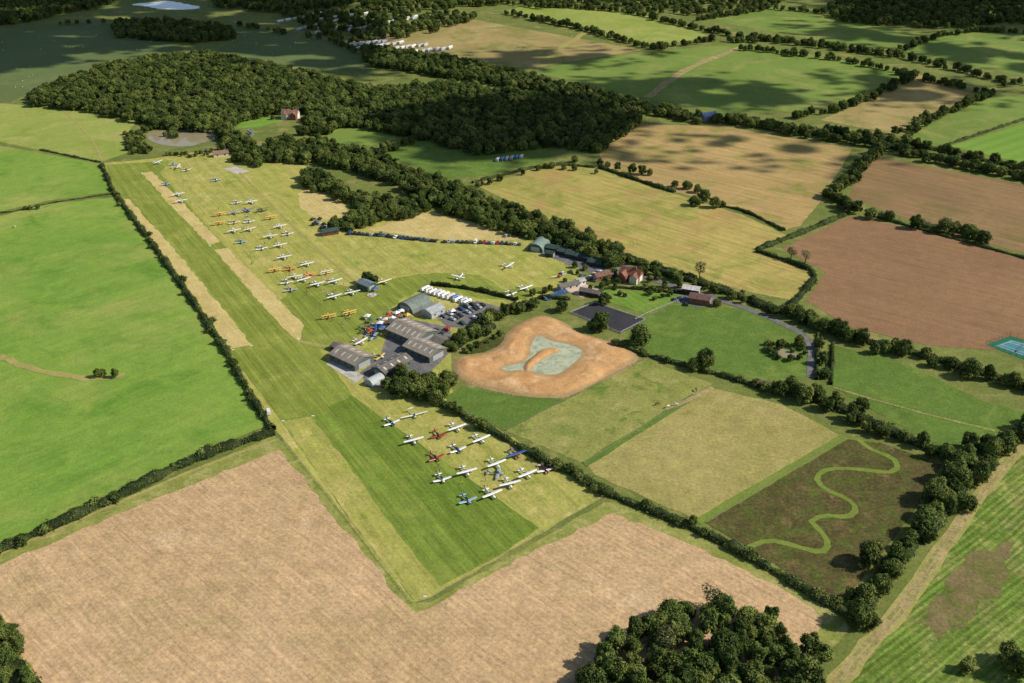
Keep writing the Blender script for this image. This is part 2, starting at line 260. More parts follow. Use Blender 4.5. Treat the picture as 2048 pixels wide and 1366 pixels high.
# ------------------------------------------------------------------ ground
R=14000
g=ob("ground",mk("ground",[(-R,-R,0),(R,-R,0),(R,R,0),(-R,R,0)],[(0,1,2,3)],M['base'])); tag(g,"rolling grassy farmland stretching out to the horizon","ground",kind="structure")
FIELDS=[
("meadow","lush bright green meadow beside the runway hedge",[(228,395),(330,520),(440,682),(500,790),(532,852),(400,905),(200,1008),(0,1095),(-400,1270),(-600,560),(0,432),(95,407)],'meadow',1,1),
("pasture","green pasture beyond the end of the runway",[(203,328),(224,383),(90,402),(0,424),(-500,520),(-500,380),(0,292),(90,308)],'meadow',1,1),
("pasture","yellow green pasture beside the wooded pond",[(-400,220),(0,207),(120,215),(230,224),(272,242),(245,285),(262,303),(205,323),(120,308),(0,284),(-400,330)],'pasture',1,1),
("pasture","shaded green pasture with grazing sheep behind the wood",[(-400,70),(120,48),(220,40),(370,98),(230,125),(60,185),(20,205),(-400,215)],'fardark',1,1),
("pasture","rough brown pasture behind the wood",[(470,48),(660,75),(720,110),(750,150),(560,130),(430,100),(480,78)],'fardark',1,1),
("stubble_field","tan harvested stubble field with plough lines",[(560,900),(600,945),(660,1028),(745,1123),(790,1188),(832,1226),(880,1205),(1000,1138),(1222,1026),(1300,1056),(1450,1120),(1600,1200),(1645,1240),(1620,1300),(1500,1500),(130,1500),(80,1366),(0,1225),(-300,1300),(-300,1260),(0,1130),(280,1010)],'stubble',3,2),
("grass_margin","rough grass margin round the stubble field",[(548,872),(580,890),(700,1040),(822,1205),(860,1205),(1208,1005),(1240,1005),(1450,1095),(1640,1190),(1700,1255),(1640,1330),(1560,1500),(80,1500),(-300,1400),(-300,1245),(0,1108),(280,985)],'margin',1,1),
("airfield_turf","dry yellow green turf of the grass airfield",[(207,326),(300,318),(400,303),(520,323),(560,320),(640,340),(700,390),(700,450),(850,420),(950,445),(1050,478),(1150,515),(1170,560),(1110,590),(1060,600),(900,690),(905,800),(1210,992),(855,1198),(825,1207),(565,875),(535,845),(440,680),(228,385)],'airfield',2,1),
("runway_turf","mown green grass runway with mowing stripes",[(212,330),(285,325),(345,320),(320,345),(440,482),(606,650),(640,700),(705,792),(660,822),(620,833),(562,842),(440,680),(232,388)],'runway',3,.6),
("runway_turf","mown green turf at the near end of the runway",[(562,840),(620,831),(660,820),(703,791),(850,895),(1078,1056),(1000,1110),(905,1160),(850,1192),(826,1200),(700,1040)],'runwaymid',3,.6),
("dry_strip","pale dry grass strip along the runway edge",[(565,843),(622,833),(700,935),(790,1060),(880,1174),(850,1192),(828,1200),(700,1040)],'parkgrass',4,.8),
("dry_strip","parched tan grass strip along the runway",[(283,346),(304,343),(372,412),(440,484),(418,490),(350,420)],'dry',4,1.5),
("dry_strip","parched tan grass strip along the runway",[(428,500),(455,496),(530,570),(608,652),(598,682),(560,650),(490,570)],'dry',4,1.5),
("dry_strip","parched tan grass verge beside the hedge",[(236,398),(258,398),(360,512),(505,690),(462,698),(440,672),(335,520)],'dry',4,1.5),
("parking_grass","yellow grass aircraft parking area",[(345,340),(400,305),(480,348),(560,428),(665,525),(700,560),(600,560),(520,540),(440,465),(370,385)],'parkgrass',3,1.5),
("parking_grass","yellow green grass aircraft parking area by the runway",[(705,792),(860,802),(1000,872),(1203,990),(1080,1054),(850,893)],'parkgrass',3,.6),
("taxiway","lush green grass taxiway between the parking areas",[(600,565),(720,575),(800,555),(870,545),(960,550),(1010,580),(1100,572),(1050,600),(960,598),(860,570),(800,600),(760,640),(700,700),(640,700),(560,600)],'runway',3,2),
("runway_turf","darker lush green band of the mown runway",[(655,815),(702,792),(850,896),(1076,1056),(1010,1100),(950,1130),(780,930)],'runwaydark',4.4,1.2),
("grass_field","dry yellow grass beside the row of cars",[(735,460),(860,423),(950,447),(1045,480),(890,480)],'dry',3,2),
("grass_field","dry yellow grass inside the taxiway loop",[(655,482),(740,474),(880,492),(1040,500),(1010,530),(930,545),(830,545),(770,555),(720,540)],'parkgrass',4,2),
("grass_field","dry tan grass clearing inside the copse",[(595,388),(625,375),(690,410),(695,440),(640,440),(600,415)],'dry',4,2),
("paddock","bright green paddock between sand pit and parking",[(890,792),(925,772),(1010,788),(1142,800),(1012,862),(900,812)],'greenfield',3,2),
("paddock","olive green grazed paddock with green tufts",[(1012,862),(1290,718),(1425,768),(1385,792),(1168,928)],'oliveg',3,1),
("paddock","dry olive tan grazed paddock beside the hedge",[(1176,932),(1392,790),(1430,778),(1560,808),(1682,872),(1398,1042),(1190,950)],'olive',3,1),
("scrub_field","dark brown scrubby wildflower field",[(1412,1046),(1692,878),(1760,886),(1885,930),(1830,1020),(1760,1110),(1700,1190),(1660,1195)],'scrub',3,1),
("paddock","green paddock with a small pond",[(1248,680),(1282,640),(1350,604),(1500,620),(1612,665),(1616,752),(1545,765),(1440,742),(1290,705)],'greenfield',3,1),
("paddock","green paddock beside the lane",[(1658,688),(1800,722),(1960,800),(2060,828),(1995,862),(1950,898),(1880,890),(1780,840),(1668,775)],'greenfield',3,1),
("crop_field","tall green maize crop in rows",[(2300,700),(2058,880),(1965,985),(1880,1130),(1780,1262),(1680,1366),(1600,1500),(2500,1500)],'maize',3,1),
("bare_patch","bare brown patch in the maize crop",[(2030,1085),(2000,1170),(1950,1230),(1880,1290),(1850,1240),(1900,1150),(1960,1100)],'maizeb',4,4.5),
("ploughed_field","smooth brown ploughed field",[(1565,497),(1700,432),(1850,462),(2060,522),(2060,690),(1990,700),(1860,692),(1700,655),(1612,600),(1652,545)],'brown',3,1),
("ploughed_field","smooth brown ploughed field beyond the oak trees",[(1740,312),(2060,372),(2060,508),(1900,470),(1820,440),(1695,395)],'brownfar',3,1),
("harvested_field","tan harvested field between tree belts",[(1200,300),(1262,248),(1450,253),(1705,298),(1660,370),(1640,405),(1600,452),(1562,462),(1480,420),(1300,370),(1200,335)],'tan',3,1),
("hay_field","dry straw green hay field with faint mowing lines",[(945,366),(1100,328),(1195,338),(1330,382),(1480,428),(1572,470),(1512,500),(1635,545),(1590,602),(1480,580),(1250,515),(1180,470),(1050,420)],'oliveyel',3,1),
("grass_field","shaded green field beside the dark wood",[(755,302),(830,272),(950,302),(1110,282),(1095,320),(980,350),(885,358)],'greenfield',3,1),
("grass_field","small light green clearing among the trees",[(643,272),(700,249),(792,258),(790,278),(740,292),(680,287)],'fargreen',3,1),
("rough_field","patchy tan rough field between hedges",[(1640,240),(1750,195),(1830,148),(1985,180),(1900,215),(1790,268)],'fartan',3,1),
("grass_field","large green field crossed by a tan footpath",[(1060,142),(1200,115),(1485,86),(1825,145),(1680,208),(1580,224),(1440,222),(1290,198)],'fargreen',3,1),
("rough_field","large pale tan rough field near the caravans",[(690,82),(930,36),(1285,100),(1060,137),(880,122)],'fartan',3,1),
("grass_field","yellow green field beyond the hedgerow trees",[(1005,22),(1060,10),(1300,32),(1425,75),(1300,92)],'pasture',3,1),
("grass_field","green field ringed by hedgerow trees",[(1390,35),(1540,14),(1855,70),(1780,97),(1680,90)],'fargreen',3,1),
("grass_field","dark green field beyond the hedgerow",[(1800,102),(1900,62),(2200,75),(2200,170),(2040,150)],'fargreen',3,1),
("grass_field","green field at the edge of the tree belt",[(1800,275),(1980,195),(2200,185),(2200,200),(1890,290)],'fargreen',3,1),
("crop_field","bright green striped crop field",[(1900,292),(2200,200),(2200,360),(2050,328)],'farlime',4,1),
("grass_field","green lawn beside the red roofed house in the wood",[(470,238),(520,232),(570,240),(520,255),(475,256)],'farlime',3,1),
("garden_lawn","neat striped lawn of the farmhouse garden",[(1185,592),(1215,578),(1300,585),(1368,590),(1290,628),(1220,605)],'lawn',4,0),
("car_park","grey asphalt car park behind the hangars",[(868,630),(955,602),(1010,617),(930,655),(895,655)],'asphalt',4,0),
("hangar_yard","worn grey asphalt yard between the hangars",[(720,745),(760,715),(775,665),(800,650),(830,640),(900,655),(905,700),(860,745),(790,775),(735,775)],'asphalt',4,0),
("concrete_apron","pale concrete apron in front of the hangar",[(652,728),(668,722),(728,752),(712,766)],'concrete',5,0),
("riding_arena","dark fenced riding arena beside the garden",[(1140,626),(1190,606),(1292,640),(1240,667)],'arena',4,0),
("terrace","pale stone terrace beside the farm buildings",[(1130,580),(1160,565),(1200,578),(1165,596)],'gravel',4,0),
("yard","grey yard around the farm sheds",[(1075,505),(1150,498),(1260,530),(1290,555),(1230,560),(1180,545)],'asphalt',4,0),
("yard","grey yard beside the barns",[(1330,600),(1365,575),(1430,590),(1440,605),(1400,615)],'asphalt',4,0),
("tennis_court_surround","dark green tennis court surround",[(1972,690),(2020,672),(2120,700),(2070,728)],'court',4,0),
("hard_standing","pale hard standing at the end of the parking area",[(445,337),(470,333),(500,343),(475,348)],'concrete',4,0),
]
for i,(n,l,p,m,lv,am) in enumerate(FIELDS): sheet(n,l,p,m,lv+.2*(i%5),amp=am*.5)
sheet("tennis_court","blue green tennis court playing surface",[(1990,692),(2022,680),(2090,700),(2060,717)],'courtblue',6,amp=0)
sheet("lake","bright distant lake beyond the woods",[(255,9),(300,5),(340,1),(372,8),(410,15),(370,20),(320,18),(290,12)],'farwater',3,"lake",amp=2,smooth=1)
sheet("pond","grey brown wooded pond at the edge of the wood",[(288,268),(320,260),(350,264),(385,253),(428,260),(434,280),(400,286),(385,293),(340,293),(308,286),(295,278)],'brownwater',4.3,"pond",smooth=2)
sheet("pond","small weedy pond in the green paddock",[(1545,700),(1562,697),(1575,701),(1597,705),(1592,715),(1572,716),(1558,712)],'brownwater',4.5,"pond",smooth=1)
# paths
ribbon("dirt_track","sandy dirt track along the maize field",[(2100,840),(2048,880),(1965,975),(1890,1080),(1800,1215),(1720,1300),(1640,1400)],1.3,'track',6,amp=.25)
ribbon("dirt_track","sandy dirt track wheel rut along the maize field",[(2110,846),(2056,884),(1973,978),(1900,1084),(1811,1219),(1732,1305),(1652,1405)],1.2,'track',6.4,amp=.3)
ribbon("grass_verge","rough grassy verge of the dirt track",[(2105,843),(2052,882),(1969,976),(1895,1082),(1805,1217),(1726,1302),(1646,1402)],5.5,'worn',5,amp=1)
ribbon("mown_path","green winding mown path through the scrub",[(1490,1100),(1530,1080),(1580,1088),(1640,1108),(1660,1092),(1642,1062),(1615,1040),(1650,1030),(1700,1036),(1716,1015),(1690,995),(1640,975),(1632,950),(1660,936),(1720,938),(1780,948),(1800,932),(1780,912),(1740,900),(1718,880)],2.4,'path',7,amp=.3)
ribbon("grass_strip","light green grass strip between paddock and scrub",[(1395,1045),(1550,955),(1690,873)],4,'path',6)
ribbon("grass_strip","green grass strip between the two paddocks",[(1168,930),(1280,860),(1390,790)],3.5,'greenfield',6,amp=.6)
ribbon("dirt_track","tan worn track between the paddocks",[(1330,818),(1380,800),(1425,775)],2.5,'track',6.4)
ribbon("lane","narrow grey asphalt lane beside the hedge",[(1130,528),(1200,530),(1270,545),(1340,572),(1400,590),(1480,612),(1560,645),(1625,678),(1622,755)],4,'asphalt',8)
ribbon("footpath","tan worn footpath crossing the green field",[(1295,195),(1330,165),(1400,125),(1490,92)],8,'track',6.3,amp=2)
ribbon("footpath","dry tan track across the meadow",[(0,712),(45,733),(120,752),(200,760),(250,748)],4,'worn',6,amp=1)
ribbon("footpath","faint worn track beside the parking area",[(480,345),(560,428),(665,525),(720,572)],1.6,'worn',7)
ribbon("taxi_track","worn grass taxi track to the hangars",[(597,682),(650,695),(700,690),(735,665),(760,640)],3,'worn',7.3)
ribbon("lane","grey lane at the far end of the airfield",[(400,302),(440,300),(500,290),(560,300)],4,'asphalt',7)
ribbon("dirt_track","tan field edge track along the hedge",[(0,1108),(200,1022),(400,934),(552,880)],1.8,'worn',6)
ribbon("dirt_track","rough track across the tan field",[(1090,120),(1130,90),(1180,60)],7,'worn',6,amp=2)
ribbon("footpath","worn line across the yellow pasture",[(120,215),(180,270),(205,322)],2,'worn',6)
ribbon("grass_strip","faint rough line across the green paddock",[(1665,775),(1800,815),(1990,862)],1.6,'margin',7)
sheet("weedy_hollow","dark weedy hollow at the edge of the sand pit",[(925,708),(945,692),(985,670),(1012,662),(1006,688),(975,702),(950,708)],'hollow',14,amp=.6,smooth=1)
# ------------------------------------------------------------------ sand pit with relief
pit=smooth_poly([G(*p) for p in [(915,712),(950,712),(1000,696),(1014,665),(1040,645),(1085,628),(1130,645),(1160,668),(1210,680),(1262,700),(1284,715),(1245,745),(1195,765),(1145,793),(1080,797),(1010,787),(950,772),(915,758),(905,735)]],2)
wat=smooth_poly([G(*p) for p in [(996,740),(1020,730),(1044,726),(1056,712),(1058,694),(1068,674),(1086,672),(1100,682),(1130,686),(1160,696),(1168,708),(1156,722),(1138,738),(1118,751),(1090,752),(1064,744),(1036,741),(1016,745)]],2)
isl=smooth_poly([G(*p) for p in [(1044,738),(1052,724),(1066,714),(1078,702),(1098,696),(1118,698),(1120,706),(1102,710),(1090,720),(1076,726),(1066,736),(1056,750)]],2)
P=np.array(pit); st=.7
xs=np.arange(P[:,0].min()-1,P[:,0].max()+1,st); ys=np.arange(P[:,1].min()-1,P[:,1].max()+1,st); XX,YY=np.meshgrid(xs,ys)
ins=inside(pit,XX,YY); de=dist_edge(pit,XX,YY); dw=dist_edge(wat,XX,YY); iw=inside(wat,XX,YY); di=dist_edge(isl,XX,YY); ii=inside(isl,XX,YY)
rough=sum(np.sin(XX*f+a+1.5*np.sin(YY*f*.6))*np.cos(YY*f*1.1+b2+1.2*np.sin(XX*f*.5))*am for f,a,b2,am in [(.13,0,1,.7),(.3,2,.3,.35),(.8,1,2,.14),(1.7,.5,.7,.07)])
terr=.8*(1/(1+np.exp(-(dw-6-4*rough)*1.8)))+.7*(1/(1+np.exp(-(dw-15-5*rough)*1.6)))
H=np.where(ins,np.minimum(de*.18,1.1),0)+.03
H=H+np.where(ins,rough*.7*np.minimum(de/6,1),0)
bank=.3+np.minimum(dw*.14,.6)+terr+rough*.4*np.minimum(dw/3,1)
H=np.where(~iw,np.minimum(np.maximum(H,.4*(de>2)),bank),H)
H=np.where(iw,np.maximum(.42-dw*.2+rough*.12,.05),H); H=np.where(ii,.3+np.minimum(di*.45,1.0)+rough*.15,H)
H=np.maximum(H,.05)
idx=-np.ones(XX.shape,int); keep=ins|(de<st*1.0); V=[];F=[]
for j in range(XX.shape[0]):
    for i in range(XX.shape[1]):
        if keep[j,i]: idx[j,i]=len(V); V.append((XX[j,i],YY[j,i],H[j,i]+.08 if ins[j,i] else .005))
for j in range(XX.shape[0]-1):
    for i in range(XX.shape[1]-1):
        q=(idx[j,i],idx[j,i+1],idx[j+1,i+1],idx[j+1,i])
        if min(q)>=0: F.append(q)
o=ob("excavated_ground",mk("excavated_ground",V,F,M['sand'],smooth=True)); tag(o,"orange sandy excavation with low banks around a new pond","excavation",kind="structure")
T=geometry.tessellate_polygon([[Vector((x,y,0)) for x,y in wat]])
o=ob("pond_water",mk("pond_water",[(x,y,.36) for x,y in wat],[t for t in T],M['turbid'])); tag(o,"pale milky green water in the sandy excavation","pond",kind="structure")
# ------------------------------------------------------------------ foliage
def basis(N):
    A=np.where(np.abs(N[:,2:3])<.9,np.array([[0,0,1.]]),np.array([[1.,0,0]]))
    T=np.cross(A,N); T/=np.linalg.norm(T,axis=1,keepdims=True)+1e-9; B=np.cross(N,T); return T,B
def leaves(P,N,size,rng):
    n=len(P); N=N+rng.normal(0,.55,(n,3)); N/=np.linalg.norm(N,axis=1,keepdims=True)+1e-9
    T,B=basis(N); a=rng.uniform(0,6.28,n)[:,None]; T2=T*np.cos(a)+B*np.sin(a); B2=-T*np.sin(a)+B*np.cos(a)
    s=(size*rng.uniform(.6,1.35,n))[:,None]; r=rng.uniform(.55,1,n)[:,None]
    V=np.stack([P-T2*s,P-B2*s*r,P+T2*s*rng.uniform(.6,1,(n,1)),P+B2*s*r],1).reshape(-1,3)
    Q=np.arange(4*n).reshape(-1,4); return V,Q
def blob(c,r,rng,seg=8,ring=5):
    V=[];Q=[]
    for j in range(ring+1):
        th=math.pi*j/ring
        for i in range(seg):
            ph=2*math.pi*i/seg; k=rng.uniform(.82,1.1)
            s_=max(math.sin(th),.02)
            V.append((c[0]+r[0]*k*s_*math.cos(ph),c[1]+r[1]*k*s_*math.sin(ph),c[2]+r[2]*k*math.cos(th)))
    for j in range(ring):
        for i in range(seg): Q.append((j*seg+i,(j+1)*seg+i,(j+1)*seg+(i+1)%seg,j*seg+(i+1)%seg))
    return np.array(V),np.array(Q)
def crown(seed,R,zc,Hh,ncl,nl,ls,mat=LEAF,dark=LEAFD,core=.72,skirt=True):
    rng=np.random.default_rng(seed); C=[];
    for i in range(ncl):
        d=rng.normal(0,1,3); d/=np.linalg.norm(d); d[2]=abs(d[2])*1.1-.3
        rr=rng.uniform(.4,.85); rad=rng.uniform(.18,.36)*R
        C.append((np.array([d[0]*R*rr,d[1]*R*rr,zc+d[2]*Hh*rr]),rad))
    C.append((np.array([rng.uniform(-.1,.1)*R,rng.uniform(-.1,.1)*R,zc+.3]),R*.62))
    if skirt:
        for i in range(6):
            a=i*1.05+rng.uniform(-.3,.3); C.append((np.array([math.cos(a)*R*.6,math.sin(a)*R*.6,zc*rng.uniform(.38,.6)]),R*rng.uniform(.22,.34)))
    VV=[];QQ=[];MI=[];off=0
    tot=sum(c[1]**2 for c in C)
    for c,rad in C:
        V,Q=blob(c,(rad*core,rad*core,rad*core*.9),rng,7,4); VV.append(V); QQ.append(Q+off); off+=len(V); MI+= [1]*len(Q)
        n=int(nl*rad*rad/tot); d=rng.normal(0,1,(n,3)); d/=np.linalg.norm(d,axis=1,keepdims=True)
        Pp=c+d*rad*rng.uniform(.72,1.2,(n,1))*np.array([1,1,.9])
        k=np.ones(n,bool)
        for c2,r2 in C:
            if c2 is c: continue
            k&=np.linalg.norm((Pp-c2),axis=1)>r2*.72
        Pp=Pp[k]; d=d[k]
        if len(Pp)==0: continue
        V,Q=leaves(Pp,d+np.array([0,0,.35]),ls,rng); VV.append(V); QQ.append(Q+off); off+=len(V); MI+=[0]*len(Q)
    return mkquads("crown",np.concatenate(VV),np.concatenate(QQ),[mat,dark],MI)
def tube(P0,P1,r0,r1,V,F,n=6):
    P0=Vector(P0);P1=Vector(P1); d=(P1-P0).normalized(); t=d.orthogonal().normalized(); b=d.cross(t); k=len(V)
    for P,r in ((P0,r0),(P1,r1)):
        for i in range(n): a=2*math.pi*i/n; V.append(tuple(P+(t*math.cos(a)+b*math.sin(a))*r))
    for i in range(n): F.append((k+i,k+(i+1)%n,k+n+(i+1)%n,k+n+i))
    F.append(tuple(k+n+i for i in range(n)))
def trunk(seed,h,R):
    rg=random.Random(seed); V=[];F=[]
    tube((0,0,-.2),(0,0,h*.35),.42,.3,V,F,8); tube((0,0,h*.35),(rg.uniform(-.4,.4),rg.uniform(-.4,.4),h*.75),.3,.12,V,F,6)
    for i in range(6):
        a=i*1.05+rg.uniform(-.3,.3); z=h*rg.uniform(.28,.5); r=R*rg.uniform(.5,.75)
        m=(math.cos(a)*r*.5,math.sin(a)*r*.5,z+r*.35); tube((0,0,z),m,.17,.11,V,F,5); tube(m,(math.cos(a+.2)*r,math.sin(a+.2)*r,z+r*.8),.11,.04,V,F,4)
    return mk("trunk",V,F,BARK)
KN=8
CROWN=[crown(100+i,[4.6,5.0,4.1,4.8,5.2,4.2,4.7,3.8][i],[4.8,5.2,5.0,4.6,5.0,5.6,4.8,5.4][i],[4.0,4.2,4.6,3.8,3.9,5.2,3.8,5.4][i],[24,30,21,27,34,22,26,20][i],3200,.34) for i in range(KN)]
TRUNK=[trunk(i,7.0,4.6) for i in range(4)]
CROWNY=[crown(300+i,4.4,5.8,4.4,16,1000,.28,LEAFY,LEAFY,.3,False) for i in range(2)]
CROWNS=crown(320,4.4,5,4.4,18,1700,.36,LEAFG,LEAFG)
BUSH=[crown(400+i,1.9,1.2,1.4,10,500,.24,LEAFH,skirt=False) for i in range(3)]
KEEPOUT=[(G(1416,242),8),(G(1413,247),7),(G(582,240),10),(G(442,312),9),(G(575,250),9)]
TREES=[]
def addt(x,y,s):
    for (cx_,cy_),r in KEEPOUT:
        if math.hypot(x-cx_,y-cy_)<r: return
    TREES.append((x,y,s))
def wood(pts,sp=8,s0=.8,s1=1.25,prob=1,zc=4):
    P=[G(u,v,zc) for u,v in pts]; A=np.array(P); x0,y0=A.min(0); x1,y1=A.max(0)
    nx=int((x1-x0)/sp)+1; ny=int((y1-y0)/(sp*.87))+1
    I,J=np.meshgrid(np.arange(nx+1),np.arange(ny+1))
    X=x0+(I+.5*(J%2))*sp+RNG.uniform(-.42,.42,I.shape)*sp; Y=y0+J*sp*.87+RNG.uniform(-.42,.42,I.shape)*sp
    k=inside(P,X,Y)&(RNG.uniform(0,1,X.shape)<prob)
    for x,y in zip(X[k],Y[k]): addt(x,y,random.triangular(s0,s1,s0*.5+s1*.5))
BELTS=[]
def line(pts,sp=7,s0=.6,s1=1.1,jit=1.5,prob=1,zc=4,belt=True):
    P=[G(u,v,zc) for u,v in pts]
    if belt: BELTS.append([G(u,v,1.5) for u,v in pts])
    for a,b in zip(P[:-1],P[1:]):
        L=math.hypot(b[0]-a[0],b[1]-a[1]); n=max(1,int(L/sp))
        for i in range(n):
            if random.random()<prob:
                t=(i+random.random()*.6)/n; addt(a[0]+(b[0]-a[0])*t+random.uniform(-jit,jit),a[1]+(b[1]-a[1])*t+random.uniform(-jit,jit),random.triangular(s0,s1,s0*.6+s1*.4)*1.15)
def single(u,v,s): s*=1.1; x,y=G(u,v,4*s); addt(x,y,s)
wood([(50,190),(150,150),(230,125),(400,105),(520,125),(640,150),(740,175),(900,165),(1080,190),(1275,222),(1280,245),(1195,300),(1110,285),(950,302),(830,268),(700,246),(640,265),(600,262),(625,225),(560,220),(480,235),(460,262),(500,285),(430,272),(420,258),(300,250),(270,238),(160,214),(60,205)],6.8,.5,1.3)
wood([(325,264),(345,254),(360,262),(346,268)],5,.4,.65)
wood([(248,262),(280,254),(286,266),(292,284),(306,298),(260,298),(245,280)],5,.35,.6)
wood([(280,252),(330,246),(420,242),(440,250),(430,252),(380,246),(320,252),(300,258)],5,.4,.7)
wood([(310,299),(400,296),(440,288),(440,302),(380,306)],5,.25,.4)
wood([(442,262),(500,275),(530,300),(520,325),(470,320),(442,290)],6.5,.45,.95)
wood([(525,290),(570,272),(650,288),(760,308),(880,358),(945,378),(1060,422),(1170,462),(1245,500),(1235,528),(1150,500),(1060,468),(980,445),(900,420),(860,400),(760,350),(640,320),(540,318)],6,.5,1.1)
wood([(595,348),(630,340),(700,372),(780,395),(860,400),(850,420),(760,436),(690,458),(650,445),(700,430),(720,410),(650,380),(600,370)],6,.5,1.05)
wood([(720,92),(800,100),(900,115),(1060,148),(1290,205),(1285,228),(1080,180),(900,150),(740,125)],7,.6,1.2)
wood([(220,42),(330,38),(460,52),(475,74),(380,80),(230,70)],8,.7,1.1)
wood([(560,25),(700,12),(860,18),(965,28),(880,58),(720,85),(640,62)],10,.6,1.1,.62)
wood([(-120,-40),(250,-40),(230,4),(120,25),(0,48),(-120,60)],11,.8,1.3)
wood([(1640,20),(1760,-40),(2300,-40),(2300,50),(2010,42),(1880,52),(1700,42)],11,.8,1.3,.9)
wood([(400,-30),(1000,-30),(1000,5),(860,14),(700,8),(560,22),(430,10)],12,.8,1.3,.85)
wood([(1000,-30),(1640,-30),(1560,0),(1540,12),(1400,28),(1200,12),(1000,12)],12,.7,1.2,.7)
line([(1285,215),(1400,238),(1480,235),(1600,262),(1760,285),(1900,322),(2060,350),(2200,385)],4.3,.5,1.05,4)
line([(1290,208),(1400,230),(1600,255),(1780,275),(1930,310),(2060,335)],5.5,.5,1.05,4)
line([(1765,292),(1720,330),(1690,365),(1655,385),(1690,405),(1720,418)],4.3,.5,1.0,3)
line([(1740,425),(1790,430)],7,.7,1.0,1); line([(1830,445),(1860,450),(1900,455),(1940,465),(1970,480)],6,.7,1.2,1.5)
line([(1250,512),(1320,540),(1400,562),(1480,590),(1560,622)],6,.3,.7,1.2,.8)
line([(1560,615),(1640,645),(1750,685),(1850,705),(1950,738),(2060,770),(2200,800)],3.7,.42,.9,3.5)
line([(1560,772),(1600,775),(1640,795),(1700,820),(1780,858),(1850,890),(1900,905)],4,.45,.95,3.5)
line([(1545,765),(1620,790)],6,.6,.95,3)
line([(2100,835),(2040,860),(1990,885),(1940,950),(1890,1010),(1840,1080)],3.7,.42,.95,4.5)
line([(1960,890),(1900,960),(1860,1020)],5,.5,1.0,3)
line([(1830,1085),(1780,1130),(1740,1190),(1715,1240)],3.8,.42,.9,3.2)
line([(900,682),(960,645),(1010,622),(1075,600)],4.5,.4,.8,2.5)
line([(905,690),(940,668),(985,648)],4.5,.35,.6,1.5)
wood([(768,760),(800,738),(850,752),(915,745),(905,775),(860,800),(790,785)],5,.6,.95)
wood([(1110,1420),(1160,1330),(1230,1280),(1310,1225),(1410,1185),(1530,1225),(1650,1290),(1650,1420)],5.8,.5,1.15)
wood([(-60,1230),(20,1240),(42,1300),(20,1345),(-60,1345)],5.5,.5,.85); line([(20,1330),(80,1380)],4,.3,.5)
for u,v,s in [(1123,612,.75),(1203,645,1.0),(1190,650,.8),(1278,675,.95),(1412,720,1.0),(1390,730,.6),(1208,598,.7),(1435,605,.5),(195,748,.4),(205,747,.35),(230,748,.45),(1560,690,.5),(1600,685,.55),(1585,700,.3),(735,556,.7),(750,560,.5),
   (905,815,.55),(918,822,.5),(960,845,.65),(970,852,.5),(1150,940,.4),(1375,370,.7),(1395,378,.6),(1410,392,.9),(1430,405,.85),(1390,402,.8),(1445,408,.5),(1350,368,.5),(1200,325,.6),(1235,333,.7),(1265,338,.8),(1285,340,.8),(1300,345,.5),(1150,318,.6),
   (1640,690,.5),(1645,720,.55),(1650,745,.6),(1610,790,.9),(1935,1330,.6),(2020,1310,.8),(2040,1335,.9),(1740,1240,.6),(1280,540,.6),(1215,330,.5),(1725,810,.7),(1740,1110,.9),(1385,1045,.4),(1210,985,.35),(60,415,.35),(75,414,.35),(50,416,.3),(1700,1190,.5),
   (1225,545,.55),(1235,560,.4),(1300,558,.45),(1315,552,.5),(1330,568,.4),(1215,565,.35),(1170,535,.4),(1150,530,.4),(1155,545,.3),(1340,580,.3),(1100,575,.35),(1090,580,.4),(1065,585,.45),(1180,575,.3),(1230,570,.3),(1250,590,.25),(1290,545,.4),(1130,560,.3),(1360,570,.4),(1200,520,.5),(1215,528,.5),(1240,525,.5),(555,222,.7),(608,238,.6),(545,235,.4),(616,232,.7)]: single(u,v,s)
for L in [[(1010,22),(1150,50),(1290,88),(1330,95)],[(1300,92),(1430,75),(1530,80)],[(1060,5),(1250,18),(1380,50),(1500,72),(1650,85),(1790,105),(1980,150),(2060,165)],[(1480,92),(1600,105),(1700,118),(1830,148),(1985,182)],[(1830,148),(1740,190),(1670,215),(1580,228)],[(1985,182),(1900,215),(1790,265)],[(1860,72),(1800,98)],[(1860,72),(1950,55),(2060,62)],[(1400,35),(1540,12),(1640,20)]]:
    line(L,4.6,.35,1.0,4,.95,belt=False)
line([(1500,72),(1650,88),(1800,110)],5,.5,1.0,7,belt=False)
line([(690,84),(930,38)],9,.4,.8,3,.6,belt=False); line([(945,366),(1100,325),(1200,338)],7,.3,.6,1,.7,belt=False)
line([(0,45),(220,40)],10,.4,.8,3,.5,belt=False); line([(470,45),(660,75),(730,105)],9,.5,.9,3,.8,belt=False)
line([(2048,148),(1960,185),(1800,272)],8,.3,.6,2,.5,belt=False)
line([(640,270),(680,290),(740,295),(792,280)],7,.4,.7,1.5,belt=False); line([(750,305),(830,275)],7,.5,.8,2,belt=False)
vis=[]; rest=[]
for t in TREES:
    u,v=PX(t[0],t[1],4); (vis if -60<u<2110 and v<1440 and v>-60 else rest).append(t)
vis.sort(key=lambda t:t[0]**2+t[1]**2)
near,stuff=vis[:285],vis[285:]+rest
def tree(x,y,s,cm,label,group,i,name="broadleaf_tree"):
    e=ob(name,None,(x,y,0),random.uniform(0,6.28)); e.empty_display_size=1
    e.scale=(s*random.uniform(.88,1.12),s*random.uniform(.88,1.12),s*random.uniform(.85,1.3))
    ob("trunk",TRUNK[i%4],parent=e); c=ob("crown",cm,parent=e); tag(e,label,"tree",group); return c
first=[]
